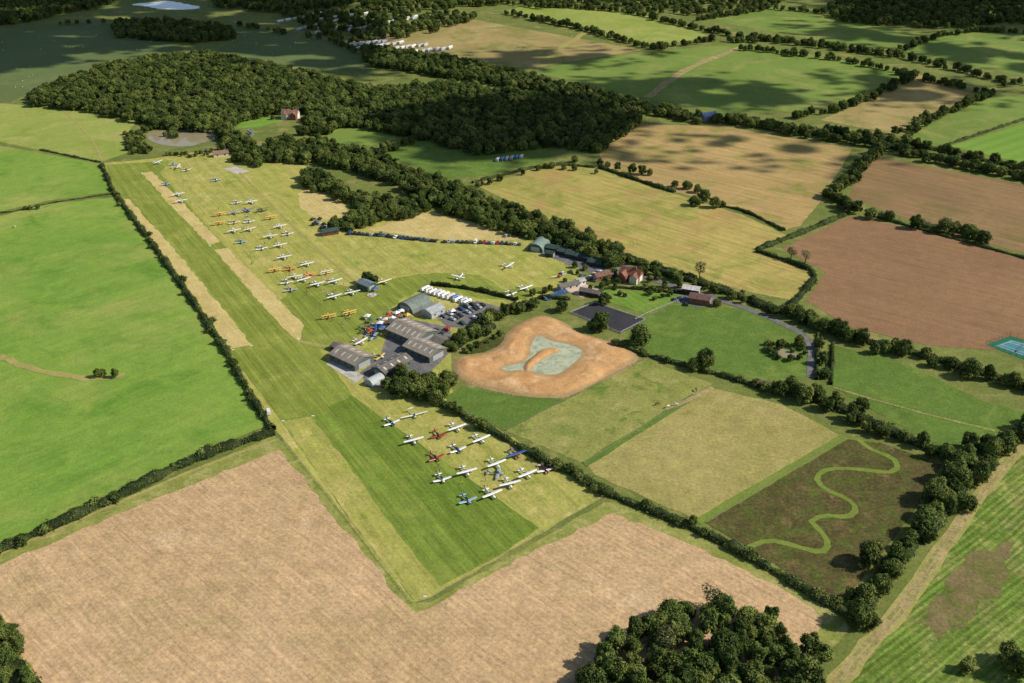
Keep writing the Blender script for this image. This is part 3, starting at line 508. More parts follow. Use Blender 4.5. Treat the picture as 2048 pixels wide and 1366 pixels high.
for i,(x,y,s) in enumerate(near):
    k=i%KN if i<KN else random.randrange(KN)
    lab="small dark green broadleaf tree in a farm hedgerow" if s<.6 else ("large dense dark green broadleaf tree casting long shadow" if s>1.0 else "rounded dark green broadleaf tree among farm fields")
    c=tree(x,y,s,CROWN[k],lab,"broadleaf trees of the fields and hedgerows",i)
    if i<KN: first.append(c)
for u,v,s,m,l in [(1583,508,.9,CROWNY[0],"half bare tree with thin brown foliage at field corner"),(1612,514,.9,CROWNY[1],"half bare tree with thin brown foliage at field corner"),(1400,545,.85,CROWNY[1],"sparse yellowish tree standing in the lane hedge"),(500,266,.9,CROWNS,"pale silver leaved tree at the edge of the wood"),(1332,1290,1.0,CROWNY[0],"half dead pale tree standing among green trees"),(1425,1200,1.0,CROWNY[1],"tall thin leaved tree at the wood edge")]:
    x,y=G(u,v,4*s); tree(x,y,s,m,l,"unusual pale trees",1)
me=bpy.data.meshes.new("woodland"); me.vertices.add(len(stuff)); me.vertices.foreach_set('co',np.array([(x,y,0) for x,y,s in stuff],dtype=np.float32).ravel())
at=me.attributes.new("sc",'FLOAT','POINT'); at.data.foreach_set('value',[s for _,_,s in stuff])
at=me.attributes.new("rz",'FLOAT','POINT'); at.data.foreach_set('value',[random.uniform(0,6.28) for _ in stuff]); me.update()
wd=ob("woodland",me); tag(wd,"dense dark green broadleaf woodland and distant hedgerow trees","woodland",kind="stuff")
ng=bpy.data.node_groups.new("woodland_nodes",'GeometryNodeTree'); ng.interface.new_socket("Geometry",in_out='INPUT',socket_type='NodeSocketGeometry'); ng.interface.new_socket("Geometry",in_out='OUTPUT',socket_type='NodeSocketGeometry')
N=ng.nodes; gi=N.new('NodeGroupInput'); go=N.new('NodeGroupOutput'); iop=N.new('GeometryNodeInstanceOnPoints'); jg=N.new('GeometryNodeJoinGeometry')
for c in first:
    oi=N.new('GeometryNodeObjectInfo'); oi.inputs['Object'].default_value=c; oi.inputs['As Instance'].default_value=True; ng.links.new(oi.outputs['Geometry'],jg.inputs[0])
ng.links.new(gi.outputs[0],iop.inputs['Points']); ng.links.new(jg.outputs[0],iop.inputs['Instance']); iop.inputs['Pick Instance'].default_value=True
def na(n,t='FLOAT'):
    a=N.new('GeometryNodeInputNamedAttribute'); a.data_type=t; a.inputs['Name'].default_value=n; return a.outputs[0]
cx=N.new('ShaderNodeCombineXYZ'); ng.links.new(na('rz'),cx.inputs[2]); ng.links.new(cx.outputs[0],iop.inputs['Rotation']); ng.links.new(na('sc'),iop.inputs['Scale'])
ng.links.new(iop.outputs[0],go.inputs[0]); md=wd.modifiers.new("nodes",'NODES'); md.node_group=ng
# hedges
def hedge(label,pts,wd=2.4,h=2.2,dens=9,mat=LEAFH,ls=.33,name="hedge",world=False):
    P=smooth_poly(pts if world else [G(*p) for p in pts],1,False); rng=np.random.default_rng(int(abs(P[0][0])*10)+3)
    A=np.array(P); seg=np.diff(A,axis=0); L=np.hypot(*seg.T); cum=np.concatenate([[0],np.cumsum(L)]); tot=cum[-1]
    def at(s): return np.stack([np.interp(s,cum,A[:,0]),np.interp(s,cum,A[:,1])],1)
    def nr(s): d=at(np.minimum(s+.5,tot))-at(np.maximum(s-.5,0)); d/=np.linalg.norm(d,axis=1,keepdims=True)+1e-9; return np.stack([-d[:,1],d[:,0]],1)
    ph=rng.uniform(0,6,4)
    vr=lambda s:1+.22*np.sin(s*.21+ph[0])+.18*np.sin(s*.57+ph[1])+.12*np.sin(s*1.3+ph[2])
    ns=max(2,int(tot/2)); s=np.linspace(0,tot,ns); c=at(s); n=nr(s); k=vr(s)*rng.uniform(.85,1.1,ns)
    prof=[(-.42,0),(-.4,.6),(-.2,.85),(.2,.85),(.4,.6),(.42,0)]; V=[]
    for a,bz in prof: V.append(np.concatenate([c+n*(a*wd*k)[:,None],(bz*h*k)[:,None]],1))
    V=np.stack(V,1).reshape(-1,3); Q=[]
    for i in range(ns-1):
        for j in range(5): Q.append((i*6+j,(i+1)*6+j,(i+1)*6+j+1,i*6+j+1))
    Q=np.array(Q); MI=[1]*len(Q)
    m=int(tot*dens); s=rng.uniform(0,tot,m); th=rng.uniform(-.15,math.pi+.15,m); c=at(s); n=nr(s); k=vr(s)
    rx=np.cos(th)*wd*.5*k*rng.uniform(.85,1.15,m); rz=np.clip(np.abs(np.sin(th))**.6*h*.95*k*rng.uniform(.75,1.12,m),.15,None)
    Pp=np.concatenate([c+n*rx[:,None],rz[:,None]],1); Nn=np.concatenate([n*np.cos(th)[:,None],np.sin(th)[:,None]],1)
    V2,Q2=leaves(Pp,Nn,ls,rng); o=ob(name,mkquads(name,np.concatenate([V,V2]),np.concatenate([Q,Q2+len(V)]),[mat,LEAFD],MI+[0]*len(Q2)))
    tag(o,label,"hedge"); return o
HD=[("tall dark green hedge along the runway edge",[(228,385),(330,522),(440,682),(500,790),(545,862)],3.2,2.4),
("tall dark green hedge between meadow and stubble",[(548,866),(400,912),(200,1012),(0,1100),(-300,1235)],5,2.8),
("overgrown green hedge beside the aircraft parking",[(880,808),(960,850),(1100,930),(1150,950),(1220,992),(1400,1060),(1560,1150),(1650,1205),(1730,1250)],4,2.4),
("green hedge between paddock and sand pit field",[(1232,688),(1290,712),(1440,750),(1545,785)],2.5,2),
("trimmed green hedge at the ploughed field",[(1515,500),(1600,468),(1690,430)],4,2.4),
("trimmed green hedge round the hay field corner",[(1515,503),(1580,525),(1640,548),(1595,598),(1580,615)],4,2.4),
("neatly clipped dark hedge behind the hangars",[(862,570),(950,580),(1035,602)],2,2.5),
("thin green hedge beside the lane",[(1245,512),(1400,562),(1560,622)],3,2.2),
("scrubby green hedge at the far meadow",[(80,300),(120,308),(200,325)],2,1.2),("short hedge at the runway end",[(203,330),(215,355),(226,384)],3,2.2),
("thin green hedge across the pasture",[(-100,425),(0,430),(95,407),(225,388)],1.2,.8),
("thin green hedge between harvested fields",[(1200,335),(1300,370),(1350,385)],4,2.4),("thin green hedge between harvested fields",[(1440,412),(1490,422),(1568,462)],2.5,1.8),
("low hedge between far crop fields",[(1895,290),(2060,235),(2200,195)],3,1.8),("low green hedge along the tree belt",[(945,366),(1100,328),(1190,335)],3,2),
("low hedge along the ploughed field",[(1740,430),(1850,462),(2060,520)],3,1.6),
("thin hedge beside the paddocks",[(1662,770),(1665,690)],2,2),("thin hedge beside the lane",[(1635,670),(1633,760)],2,2),
("low hedge round the farmhouse garden",[(1185,592),(1215,575),(1300,580),(1370,588)],1.6,1.6),
("dark hedge beside the riding arena",[(1140,600),(1080,596),(1060,602)],2,2)]
for i,(l,p,wdt,h) in enumerate(HD): hedge(l,p,wdt,h,dens=(16 if wdt>3 else 10))
for B in BELTS: hedge("overgrown bushy hedge growing beneath a line of trees",B,6,2.6,dens=16,ls=.4,world=True)
for i in range(120):
    src=random.choice([HD[0],HD[1],HD[2],HD[2],HD[3],HD[7]])[1]; j=random.randrange(len(src)-1); t=random.random()
    x,y=G(src[j][0]+(src[j+1][0]-src[j][0])*t,src[j][1]+(src[j+1][1]-src[j][1])*t)
    o=ob("bush",random.choice(BUSH),(x+random.uniform(-2,2),y+random.uniform(-2,2),0),random.uniform(0,6)); s=random.uniform(.7,1.5); o.scale=(s,s,s); tag(o,"small rounded green bush growing in the hedge","bush","bushes growing along the hedges")
for u,v in [(1545,692),(1555,690),(1590,692),(1605,700),(1610,708),(1540,705),(1570,690),(1548,712),(1556,719),(1580,722),(1600,718),(1530,700),(1535,690),(1600,690),(250,270),(262,300),(640,440),(648,450),(1215,560),(1300,590),(1320,585),(1340,592),(1310,600),(1290,575),(1330,580),(1240,590),(1325,595),(1350,585),(1305,583),(1230,580),(1205,575),(940,700),(955,695),(975,686),(990,678),(1000,672),(932,706)]:
    o=ob("bush",random.choice(BUSH),(*G(u,v),0),random.uniform(0,6)); s=random.uniform(.6,1.4); o.scale=(s,s,s); tag(o,"rounded green shrub by garden or pond","bush","shrubs round ponds and gardens")
# ------------------------------------------------------------------ buildings
def boxv(x0,x1,y0,y1,z0,z1,V,F):
    k=len(V); V+=[(x0,y0,z0),(x1,y0,z0),(x1,y1,z0),(x0,y1,z0),(x0,y0,z1),(x1,y0,z1),(x1,y1,z1),(x0,y1,z1)]
    F+=[(k,k+3,k+2,k+1),(k+4,k+5,k+6,k+7),(k,k+1,k+5,k+4),(k+1,k+2,k+6,k+5),(k+2,k+3,k+7,k+6),(k+3,k,k+4,k+7)]
def box(name,d,mat,parent):
    V=[];F=[]; boxv(*d,V,F); return ob(name,mk(name,V,F,mat),parent=parent)
rm={}
def RM(name,c,ang):
    k=(name,round(ang,1))
    if k not in rm: rm[k]=roof_mat(name,c,ang)
    return rm[k]
SKYL=simple("skylight_panel",S(196,196,184),.5,.1)
def gable(name,label,cat,u,v,L,W,ang,wh,rh,wall,roofc,doors=True,windows=True,sky=0,group=None,chim=False,door_mat=STEEL):
    x,y=G(u,v); e=ob(name,None,(x,y,0),ang); tag(e,label,cat,group); a,b=L/2,W/2
    V=[(-a,-b,0),(a,-b,0),(a,b,0),(-a,b,0),(-a,-b,wh),(a,-b,wh),(a,b,wh),(-a,b,wh),(-a,0,wh+rh),(a,0,wh+rh)]
    F=[(0,1,5,4),(2,3,7,6),(1,2,6,9,5),(3,0,4,8,7),(0,3,2,1)]
    ob("wall",mk("wall",V,F,wall),parent=e)
    ov=.4; t=.14; s=rh/b; V=[];F=[]
    for sg in (-1,1):
        k=len(V); yo=sg*(b+ov); zo=wh-ov*s+.03; zr=wh+rh+.03
        V+=[(-a-ov,yo,zo),(a+ov,yo,zo),(a+ov,0,zr),(-a-ov,0,zr),(-a-ov,yo,zo+t),(a+ov,yo,zo+t),(a+ov,0,zr+t),(-a-ov,0,zr+t)]
        F+=[(k,k+3,k+2,k+1) ,(k+4,k+5,k+6,k+7),(k,k+1,k+5,k+4),(k+1,k+2,k+6,k+5),(k+3,k,k+4,k+7)]
    ro=ob("roof",mk("roof",V,F,roofc),parent=e)
    if chim: box("chimney",(a*.4-.5,a*.4+.5,-.45,.45,wh+rh*.6,wh+rh+1.4),BRICK,ro)
    if sky:
        for i in range(sky):
            for sg in (-1,1):
                xx=-a+(i+.5)*L/sky; y0,y1=b*.3,b*.72; z=lambda yy:wh+rh-(yy)*s+.2
                me=mk("skylight",[(xx-.45,sg*y0,z(y0)),(xx+.45,sg*y0,z(y0)),(xx+.45,sg*y1,z(y1)),(xx-.45,sg*y1,z(y1))],[(0,1,2,3) if sg<0 else (3,2,1,0)],SKYL); ob("skylight",me,parent=e)
    if doors:
        for sg in (-1,1): box("door",(sg*a-.04 if sg<0 else a-.02,sg*a+.02 if sg<0 else a+.04,-b*.6,b*.6,.02,wh*.85),door_mat,e)
    if windows:
        n=max(2,int(L/4))
        for i in range(n):
            xx=-a+(i+.5)*L/n
            for sg in (-1,1): box("window",(xx-.55,xx+.55,sg*b-.03,sg*b+.03,wh*.4,wh*.4+1.0),GLASS,e)
    return e
def arch(name,label,u,v,L,W,ang,h,mat,endmat):
    x,y=G(u,v); e=ob(name,None,(x,y,0),ang); tag(e,label,"hangar"); a,b=L/2,W/2; n=14; V=[];F=[]
    for xx in (-a,a):
        for i in range(n+1): th=math.pi*i/n; V.append((xx,b*math.cos(th),h*math.sin(th)**.85 if 0<i<n else 0))
    F=[(i,i+1,n+2+i,n+1+i) for i in range(n)]
    ob("roof",mk("roof",V,[f[::-1] for f in F],mat),parent=e)
    for sg in (-1,1):
        xx=sg*(a-.15); VV=[(xx,b*.985*math.cos(math.pi*i/n),h*.98*math.sin(math.pi*i/n)**.85 if 0<i<n else 0) for i in range(n+1)]
        ob("end_wall",mk("end_wall",VV,[tuple(range(n+1)) if sg<0 else tuple(range(n,-1,-1))],endmat),parent=e)
        box("door",(xx+sg*.04-.03,xx+sg*.04+.03,-b*.55,b*.55,.02,h*.6),STEEL,e)
    return e
BA=math.radians(-40)
RG=RM("weathered_grey_roof",S(146,136,122),BA); RD=RM("dark_sheet_roof",S(112,106,100),BA); RGD=RM("dark_green_roof",S(62,80,74),BA)
RRED=RM("red_tile_roof",S(132,90,72),0.3); GW=simple("grey_green_cladding",S(96,104,98),.7,.15); LG=simple("light_grey_cladding",S(176,180,180),.6,.1); GRN=simple("green_cladding",S(70,92,70),.7,.12); BLK=simple("black_cladding",S(52,54,56),.7,.15); RGN=RM("grey_green_arch_roof",S(116,126,118),BA)
gable("aircraft_hangar","grey hangar with weathered sheet roof and pale apron","hangar",704,722,18,12,BA,3.4,2,GW,RG,sky=4)
gable("aircraft_hangar","low grey brown hangar beside the trees","hangar",785,738,18,9,BA+math.pi/2,3.2,1.6,GW,RD,sky=4)
gable("aircraft_hangar","weathered grey hangar with roof skylights","hangar",850,706,18,12,BA,3.4,2,GW,RG,sky=5)
gable("aircraft_hangar","large weathered grey hangar with skylight strips","hangar",824,673,21,15,BA,3.8,2.4,GW,RG,sky=6)
gable("club_hut","small dark hut beside the large hangar","hut",795,655,9,5,BA,2.6,1,TIMB,RD)
gable("shed","small dark lean shed by the hangar","shed",683,702,10,5,BA,2.4,.9,BLK,RD)
gable("hangar_annex","low grey annex beside the hangar","hangar",880,690,7,8,BA,3,1.2,GW,RD)
arch("arched_hangar","large arched grey green hangar with rounded roof",830,614,15,12,BA+math.pi/2,5.2,RGN,GW)
gable("aircraft_hangar","small pale grey hangar beside the arched hangar","hangar",866,628,10,8,BA+math.pi/2,3.2,1.5,LG,RM("pale_grey_roof",S(160,164,162),BA))
arch("arched_hangar","white arched shelter beside the hangar trees",750,765,8,6,BA+math.pi/2,3.4,LG,LG)
arch("arched_hangar","dark green arched hangar by the car row",1078,496,13,10,BA+math.pi/2+.3,5,RM("green_arch_roof",S(120,138,128),BA),GRN)
for u,v,L,W in [(1112,502,12,6),(1130,508,8,6),(1148,514,9,6),(1172,520,12,5),(1100,512,5,4),(1190,530,8,5)]:
    gable("farm_shed","low dark shed in the farm yard","shed",u,v,L,W,math.radians(-25),2.5,1,BLK,RGD,group="sheds in the farm yard")
def solid_wing(parent,x,y,L,W,wh,rh,wall,roof):
    a,b=W/2,L/2
    V=[(x-a,y-b,0),(x+a,y-b,0),(x+a,y+b,0),(x-a,y+b,0),(x-a,y-b,wh),(x+a,y-b,wh),(x+a,y+b,wh),(x-a,y+b,wh),(x,y-b,wh+rh),(x,y+b,wh+rh)]
    ob("wing_wall",mk("wing_wall",V,[(0,1,5,8,4),(1,2,6,5),(2,3,7,9,6),(3,0,4,7)],wall),parent=parent)
    s=rh/a; ov=.35; V=[];F=[]
    for sg in (-1,1):
        k=len(V); V+=[(x+sg*(a+ov),y-b-ov,wh-ov*s+.04),(x+sg*(a+ov),y+b+ov,wh-ov*s+.04),(x,y+b+ov,wh+rh+.04),(x,y-b-ov,wh+rh+.04)]
        F.append((k,k+1,k+2,k+3) if sg>0 else (k+3,k+2,k+1,k))
    ob("wing_roof",mk("wing_roof",V,F,roof),parent=parent)
FH=gable("farmhouse","brick farmhouse with red tiled roof and wings","house",1262,558,12,6.5,math.radians(-30),4,2.9,BRICK,RRED,doors=True,chim=True,door_mat=WHITE)
solid_wing(FH,-3,-3.8,6,5,3.7,2.4,BRICK,RRED); solid_wing(FH,3.6,-3.5,5,4.4,3.7,2.1,CREAM,RRED); solid_wing(FH,0,3.8,5,4,3,2,BRICK,RRED)
H2=gable("country_house","red roofed country house in the wood","house",582,236,14,7,math.radians(-8),4.5,3,CREAM,RM("faded_tile_roof",S(142,112,94),.3),chim=True,door_mat=WHITE)
solid_wing(H2,-4,-3.8,5,5,4.2,2.4,CREAM,RRED); solid_wing(H2,4,-3.8,5,5,4.2,2.4,BRICK,RRED)
gable("garden_building","long low building with grey roof by terrace","building",1137,577,12,4.5,math.radians(28),2.8,1.2,CREAM,RD)
gable("garden_building","low dark roofed outbuilding beside the lawn","building",1180,590,11,4.5,math.radians(-25),2.6,1.1,TIMB,RD)
gable("stable","brick stable with brown roof in the farm complex","stable",1205,557,11,4.5,math.radians(28),2.8,1.6,BRICK,RM("brown_tile_roof",S(122,92,78),.5))
gable("garden_building","small white walled summer house","building",1160,568,5,4,math.radians(28),2.5,1,WHITE,RM("pale_grey_roof",S(160,164,162),BA))
gable("barn","dark red timber barn with low roof","barn",1400,604,11,7,math.radians(-22),3.2,1.3,BRICK,RM("brown_sheet_roof",S(112,88,80),-.4))
gable("barn","barn with pale grey sheet roof by the lane","barn",1382,586,9,5.5,math.radians(-22),3.2,1,TIMB,RM("pale_sheet_roof",S(196,192,188),-.4))
gable("wooden_hut","red brown timber hut with green roof","hut",660,468,10,5,math.radians(25),2.6,1.2,simple("red_timber",S(112,66,52),.8,.15),RGD)
gable("control_hut","dark green control hut with grey roof","hut",733,577,9,6,BA,3.6,1,GRN,RM("blue_grey_roof",S(110,124,130),BA))
gable("barn","blue roofed barn among the tree belt","barn",1416,241,14,8,math.radians(28),4.5,2.8,simple("blue_grey_wall",S(110,112,118),.7,.1),RM("blue_sheet_roof",S(62,80,116),0))
gable("lodge","small pale bungalow at the end of the airfield","house",442,312,11,5.5,math.radians(20),2.8,1.6,CREAM,RM("brown_lodge_roof",S(140,110,92),0))
gable("field_shelter","small wooden field shelter in the hedge","shed",1527,774,5,3,math.radians(-20),2.3,.7,TIMB,RM("brown_sheet_roof",S(112,88,80),-.4))
def trailer(u,v,ang,L,W,h,mat,name,label,cat,group,xy=None,parts=True,roof=None):
    x,y=xy if xy else G(u,v); e=ob(name,None,(x,y,0),ang); tag(e,label,cat,group); a,b=L/2,W/2
    V=[(-a,-b,.45),(a,-b,.45),(a,b,.45),(-a,b,.45),(-a+.08,-b,h*.8),(a-.08,-b,h*.8),(a-.08,b,h*.8),(-a+.08,b,h*.8),(-a+.25,-b*.55,h),(a-.25,-b*.55,h),(a-.25,b*.55,h),(-a+.25,b*.55,h)]
    F=[(0,3,2,1),(0,1,5,4),(1,2,6,5),(2,3,7,6),(3,0,4,7),(4,5,9,8),(5,6,10,9),(6,7,11,10),(7,4,8,11),(8,9,10,11)]
    ob("body",mk("body",V,F,[mat,roof or mat],[0]*5+[1]*5),parent=e)
    if parts:
        box("window",(-a*.6,a*.6,-b-.02,-b+.02,h*.45,h*.68),GLASS,e); box("door",(a*.7,a*.7+.5,b-.02,b+.025,.6,h*.75),STEEL,e)
        V=[];F=[]
        for sx in (-1,1):
            for sy in (-1,1): tube((sx*.5,sy*(b-.12),.32),(sx*.5,sy*(b+.06),.32),.32,.32,V,F,8)
        ob("wheels",mk("wheels",V,F,TYRE),parent=e)
    return e
p0=G(850,580); p1=G(934,607)
BLUEC=simple("blue_cover",S(70,110,170),.6,.1)
TC=[WHITE,CREAM,WHITE,LG,WHITE,WHITE,CREAM,BLUEC,WHITE,LG,WHITE]
for i in range(11):
    t=i/10; trailer(0,0,BA+math.pi/2+random.uniform(-.06,.06),random.uniform(5,6.6),1.7,random.uniform(1.9,2.4),WHITE if i!=7 else LG,"aircraft_trailer","white aircraft trailer parked in a row of trailers" if i!=7 else "white aircraft trailer with blue cover in row","trailer","white trailers parked in a row",xy=(p0[0]+(p1[0]-p0[0])*t+random.uniform(-.4,.4),p0[1]+(p1[1]-p0[1])*t+random.uniform(-.8,.8)),roof=TC[i])
for i in range(6):
    trailer(995+i*9.5,322-i*1.2,math.radians(75),5.5,2.2,2.4,BLUEC if i%3==1 else LG,"caravan","caravan parked in the shaded field","caravan","caravans parked in the shaded field")
for r,(ua,va,ub,vb,k) in enumerate([(700,92,770,84,7),(715,99,800,88,8),(735,105,850,92,11),(790,110,900,98,9),(600,60,690,40,9),(620,70,720,52,8),(640,40,760,25,9),(700,62,830,35,10),(760,50,880,30,8),(560,45,640,28,6)]):
    for i in range(k):
        t=i/(k-1); trailer(ua+(ub-ua)*t+random.uniform(-2,2),va+(vb-va)*t+random.uniform(-.6,.6),math.radians(random.choice([60,70,65])),10,3.2,3,LG if random.random()<.6 else CREAM,"static_caravan","pale static caravan on a holiday park","caravan","static caravans of the holiday park",parts=False,roof=random.choice([STEEL,LG,LG,WHITE]))
def gazebo(u,v,c,label):
    x,y=G(u,v); e=ob("gazebo",None,(x,y,.1),random.uniform(0,1.5)); tag(e,label,"gazebo","gazebos by the hangars")
    V=[(-1.6,-1.6,2),(1.6,-1.6,2),(1.6,1.6,2),(-1.6,1.6,2),(0,0,3)]; ob("canopy",mk("canopy",V,[(0,1,4),(1,2,4),(2,3,4),(3,0,4)],c),parent=e)
    V=[];F=[]
    for sx in (-1.5,1.5):
        for sy in (-1.5,1.5): tube((sx,sy,0),(sx,sy,2),.04,.04,V,F,4)
    ob("frame",mk("frame",V,F,STEEL),parent=e)
REDC=simple("red_canvas",S(170,60,50),.7,.08); GRC=simple("green_canvas",S(70,110,70),.7,.08); YC=simple("yellow_canvas",S(220,180,80),.7,.08)
for u,v,c,cn in [(793,632,WHITE,"white"),(803,628,WHITE,"white"),(770,645,CREAM,"cream"),(785,642,WHITE,"white"),(752,583,BLUEC,"blue"),(905,628,WHITE,"white"),(778,636,REDC,"red"),(760,652,WHITE,"white"),(742,646,GRC,"green"),(735,638,WHITE,"white"),(815,636,YC,"yellow"),(812,646,WHITE,"white"),(740,668,REDC,"red"),(765,662,BLUEC,"blue")]: gazebo(u,v,c,cn+" gazebo standing on the grass by hangars")
def picnic(u,v):
    x,y=G(u,v); e=ob("picnic_table",None,(x,y,.1),random.uniform(0,3)); tag(e,"wooden picnic table on the club lawn","picnic table","picnic tables on the club lawn")
    box("table_top",(-.9,.9,-.38,.38,.72,.78),WOODP,e)
    for s in (-1,1): box("bench",(-.9,.9,s*.75-.13,s*.75+.13,.42,.47),WOODP,e)
    V=[];F=[]
    for sx in (-.6,.6):
        for sy in (-1,1): tube((sx,sy*.75,0),(sx,sy*.25,.72),.04,.04,V,F,4)
    ob("frame",mk("frame",V,F,WOODP),parent=e)
WOODP=simple("picnic_wood",S(150,120,86),.8,.2,2)
for i in range(14): picnic(random.uniform(778,822),random.uniform(626,646))
e0=G(1092,600); e1=G(1132,585)
for i in range(9):
    t=i/8; x=e0[0]+(e1[0]-e0[0])*t; y=e0[1]+(e1[1]-e0[1])*t
    e=ob("solar_panel",None,(x,y,0),math.atan2(e1[1]-e0[1],e1[0]-e0[0])); tag(e,"tilted blue solar panel on a metal frame","solar panel","row of solar panels")
    ob("panel",mk("panel",[(-.7,-1.6,.5),(.7,-1.6,.5),(.7,1.6,1.9),(-.7,1.6,1.9),(-.7,-1.6,.44),(.7,-1.6,.44),(.7,1.6,1.84),(-.7,1.6,1.84)],[(0,1,2,3),(7,6,5,4),(0,4,5,1),(1,5,6,2),(2,6,7,3),(3,7,4,0)],PANEL),parent=e)
    V=[];F=[]; 
    for sx in (-.6,.6): tube((sx,-1.4,0),(sx,-1.4,.5),.04,.04,V,F,4); tube((sx,1.4,0),(sx,1.4,1.75),.04,.04,V,F,4)
    ob("frame",mk("frame",V,F,STEEL),parent=e)
WOOD=simple("fence_wood",S(150,138,118),.85,.2,2)
def fence(label,pts,sp=3,h=1.2,mat=WOOD,rails=(.5,.95),name="fence",r=.06):
    P=[G(*p) for p in pts]; V=[];F=[];V2=[];F2=[]
    for a,b in zip(P[:-1],P[1:]):
        L=math.hypot(b[0]-a[0],b[1]-a[1]); n=max(1,int(L/sp))
        for i in range(n+1):
            t=i/n; x,y=a[0]+(b[0]-a[0])*t,a[1]+(b[1]-a[1])*t; tube((x,y,0),(x,y,h),r,r,V,F,4)
        for z in rails: tube((a[0],a[1],z),(b[0],b[1],z),r*.6,r*.6,V2,F2,4)
    e=ob(name,None,(*P[0],0)); tag(e,label,"fence")
    for nm,v,f in (("posts",V,F),("rails",V2,F2)):
        ob(nm,mk(nm,[(q[0]-P[0][0],q[1]-P[0][1],q[2]) for q in v],f,mat),parent=e)
WF=simple("white_fence",(.6,.6,.58,1),.6,.05)
fence("pale timber fence round the dark riding arena",[(1140,626),(1190,606),(1292,640),(1240,667),(1140,626)],2.5,1.4,WF,r=.09)
fence("post and rail fence between paddocks",[(1012,862),(1290,718)]); fence("post and rail fence between paddocks",[(1168,928),(1390,790)])
fence("wire fence along the runway end",[(565,880),(700,1045),(825,1207)],4,1.1); fence("wire fence at the end of the runway",[(825,1207),(855,1200),(1210,994)],4,1.1)
fence("pale fence across the paddock",[(1665,775),(1800,815),(1960,850)],3,1.1); fence("white fence round the garden",[(1270,640),(1290,630),(1372,595)],2.5,1.3,WF,r=.09)
fence("timber fence beside the scrub field",[(1412,1046),(1692,876)],3,1.2)
e=ob("tennis_net",None,(*G(2040,697),0),ANG(2006,686,2075,708)+math.pi/2); tag(e,"low dark net across the tennis court","tennis net")
box("net",(-5.5,5.5,-.03,.03,.05,.95),BLK,e); box("net_tape",(-5.5,5.5,-.04,.04,.95,1.0),WHITE,e)
fence("tall green mesh fence round the tennis court",[(1972,690),(2020,672),(2120,700),(2070,728),(1972,690)],3,2.8,GRN,(.1,1.4,2.7))
for li,ln in enumerate([[(1996,692),(2024,682.5)],[(2024,682.5),(2084,700)],[(2084,700),(2057,714)],[(2057,714),(1996,692)],[(2003,690),(2063,711)],[(2017,684.6),(2078,703)]]):
    ribbon("court_line","white painted line on the tennis court",ln,.35,'concrete',7+.2*li,amp=0)
# ------------------------------------------------------------------ aircraft
def loft(secs,n=10,p=2.4):
    V=[];F=[]
    for x,hw,zb,zt in secs:
        zc=(zb+zt)/2; hz=(zt-zb)/2
        for i in range(n):
            a=2*math.pi*i/n; c,s=math.cos(a),math.sin(a)
            V.append((x,hw*math.copysign(abs(c)**(2/p),c),zc+hz*math.copysign(abs(s)**(2/p),s)))
    for j in range(len(secs)-1):
        for i in range(n): F.append((j*n+i,j*n+(i+1)%n,(j+1)*n+(i+1)%n,(j+1)*n+i))
    F.append(tuple(range(n-1,-1,-1))); F.append(tuple((len(secs)-1)*n+i for i in range(n))); return V,F
def wingm(xl,c0,c1,half,z,dih,sweep=0):
    V=[];F=[]; prof=[(0,.0),(.08,.06),(.3,.09),(.7,.05),(1,0),(.7,-.02),(.3,-.035),(.08,-.03)]
    st=[(-1,c1),(-.96,c1),(0,c0),(.96,c1),(1,c1)]; n=len(prof)
    for s,c in st:
        cc=c*(1 if abs(s)<1 else .7)
        for px,pz in prof: V.append((xl-sweep*abs(s)-px*cc-(c0-cc)*.3,s*half,z+dih*abs(s)+pz*cc*1.4))
    for j in range(4):
        for i in range(n): F.append((j*n+i,(j+1)*n+i,(j+1)*n+(i+1)%n,j*n+(i+1)%n))
    F.append(tuple(i for i in range(n))); F.append(tuple(4*n+i for i in range(n-1,-1,-1))); return V,F
def finm(x0,x1,x2,x3,z0,z1,t=.05):
    V=[(x0,-t,z0),(x1,-t,z1),(x2,-t,z1),(x3,-t,z0),(x0,t,z0),(x1,t,z1),(x2,t,z1),(x3,t,z0)]
    return V,[(0,1,2,3),(7,6,5,4),(0,4,5,1),(1,5,6,2),(2,6,7,3)]
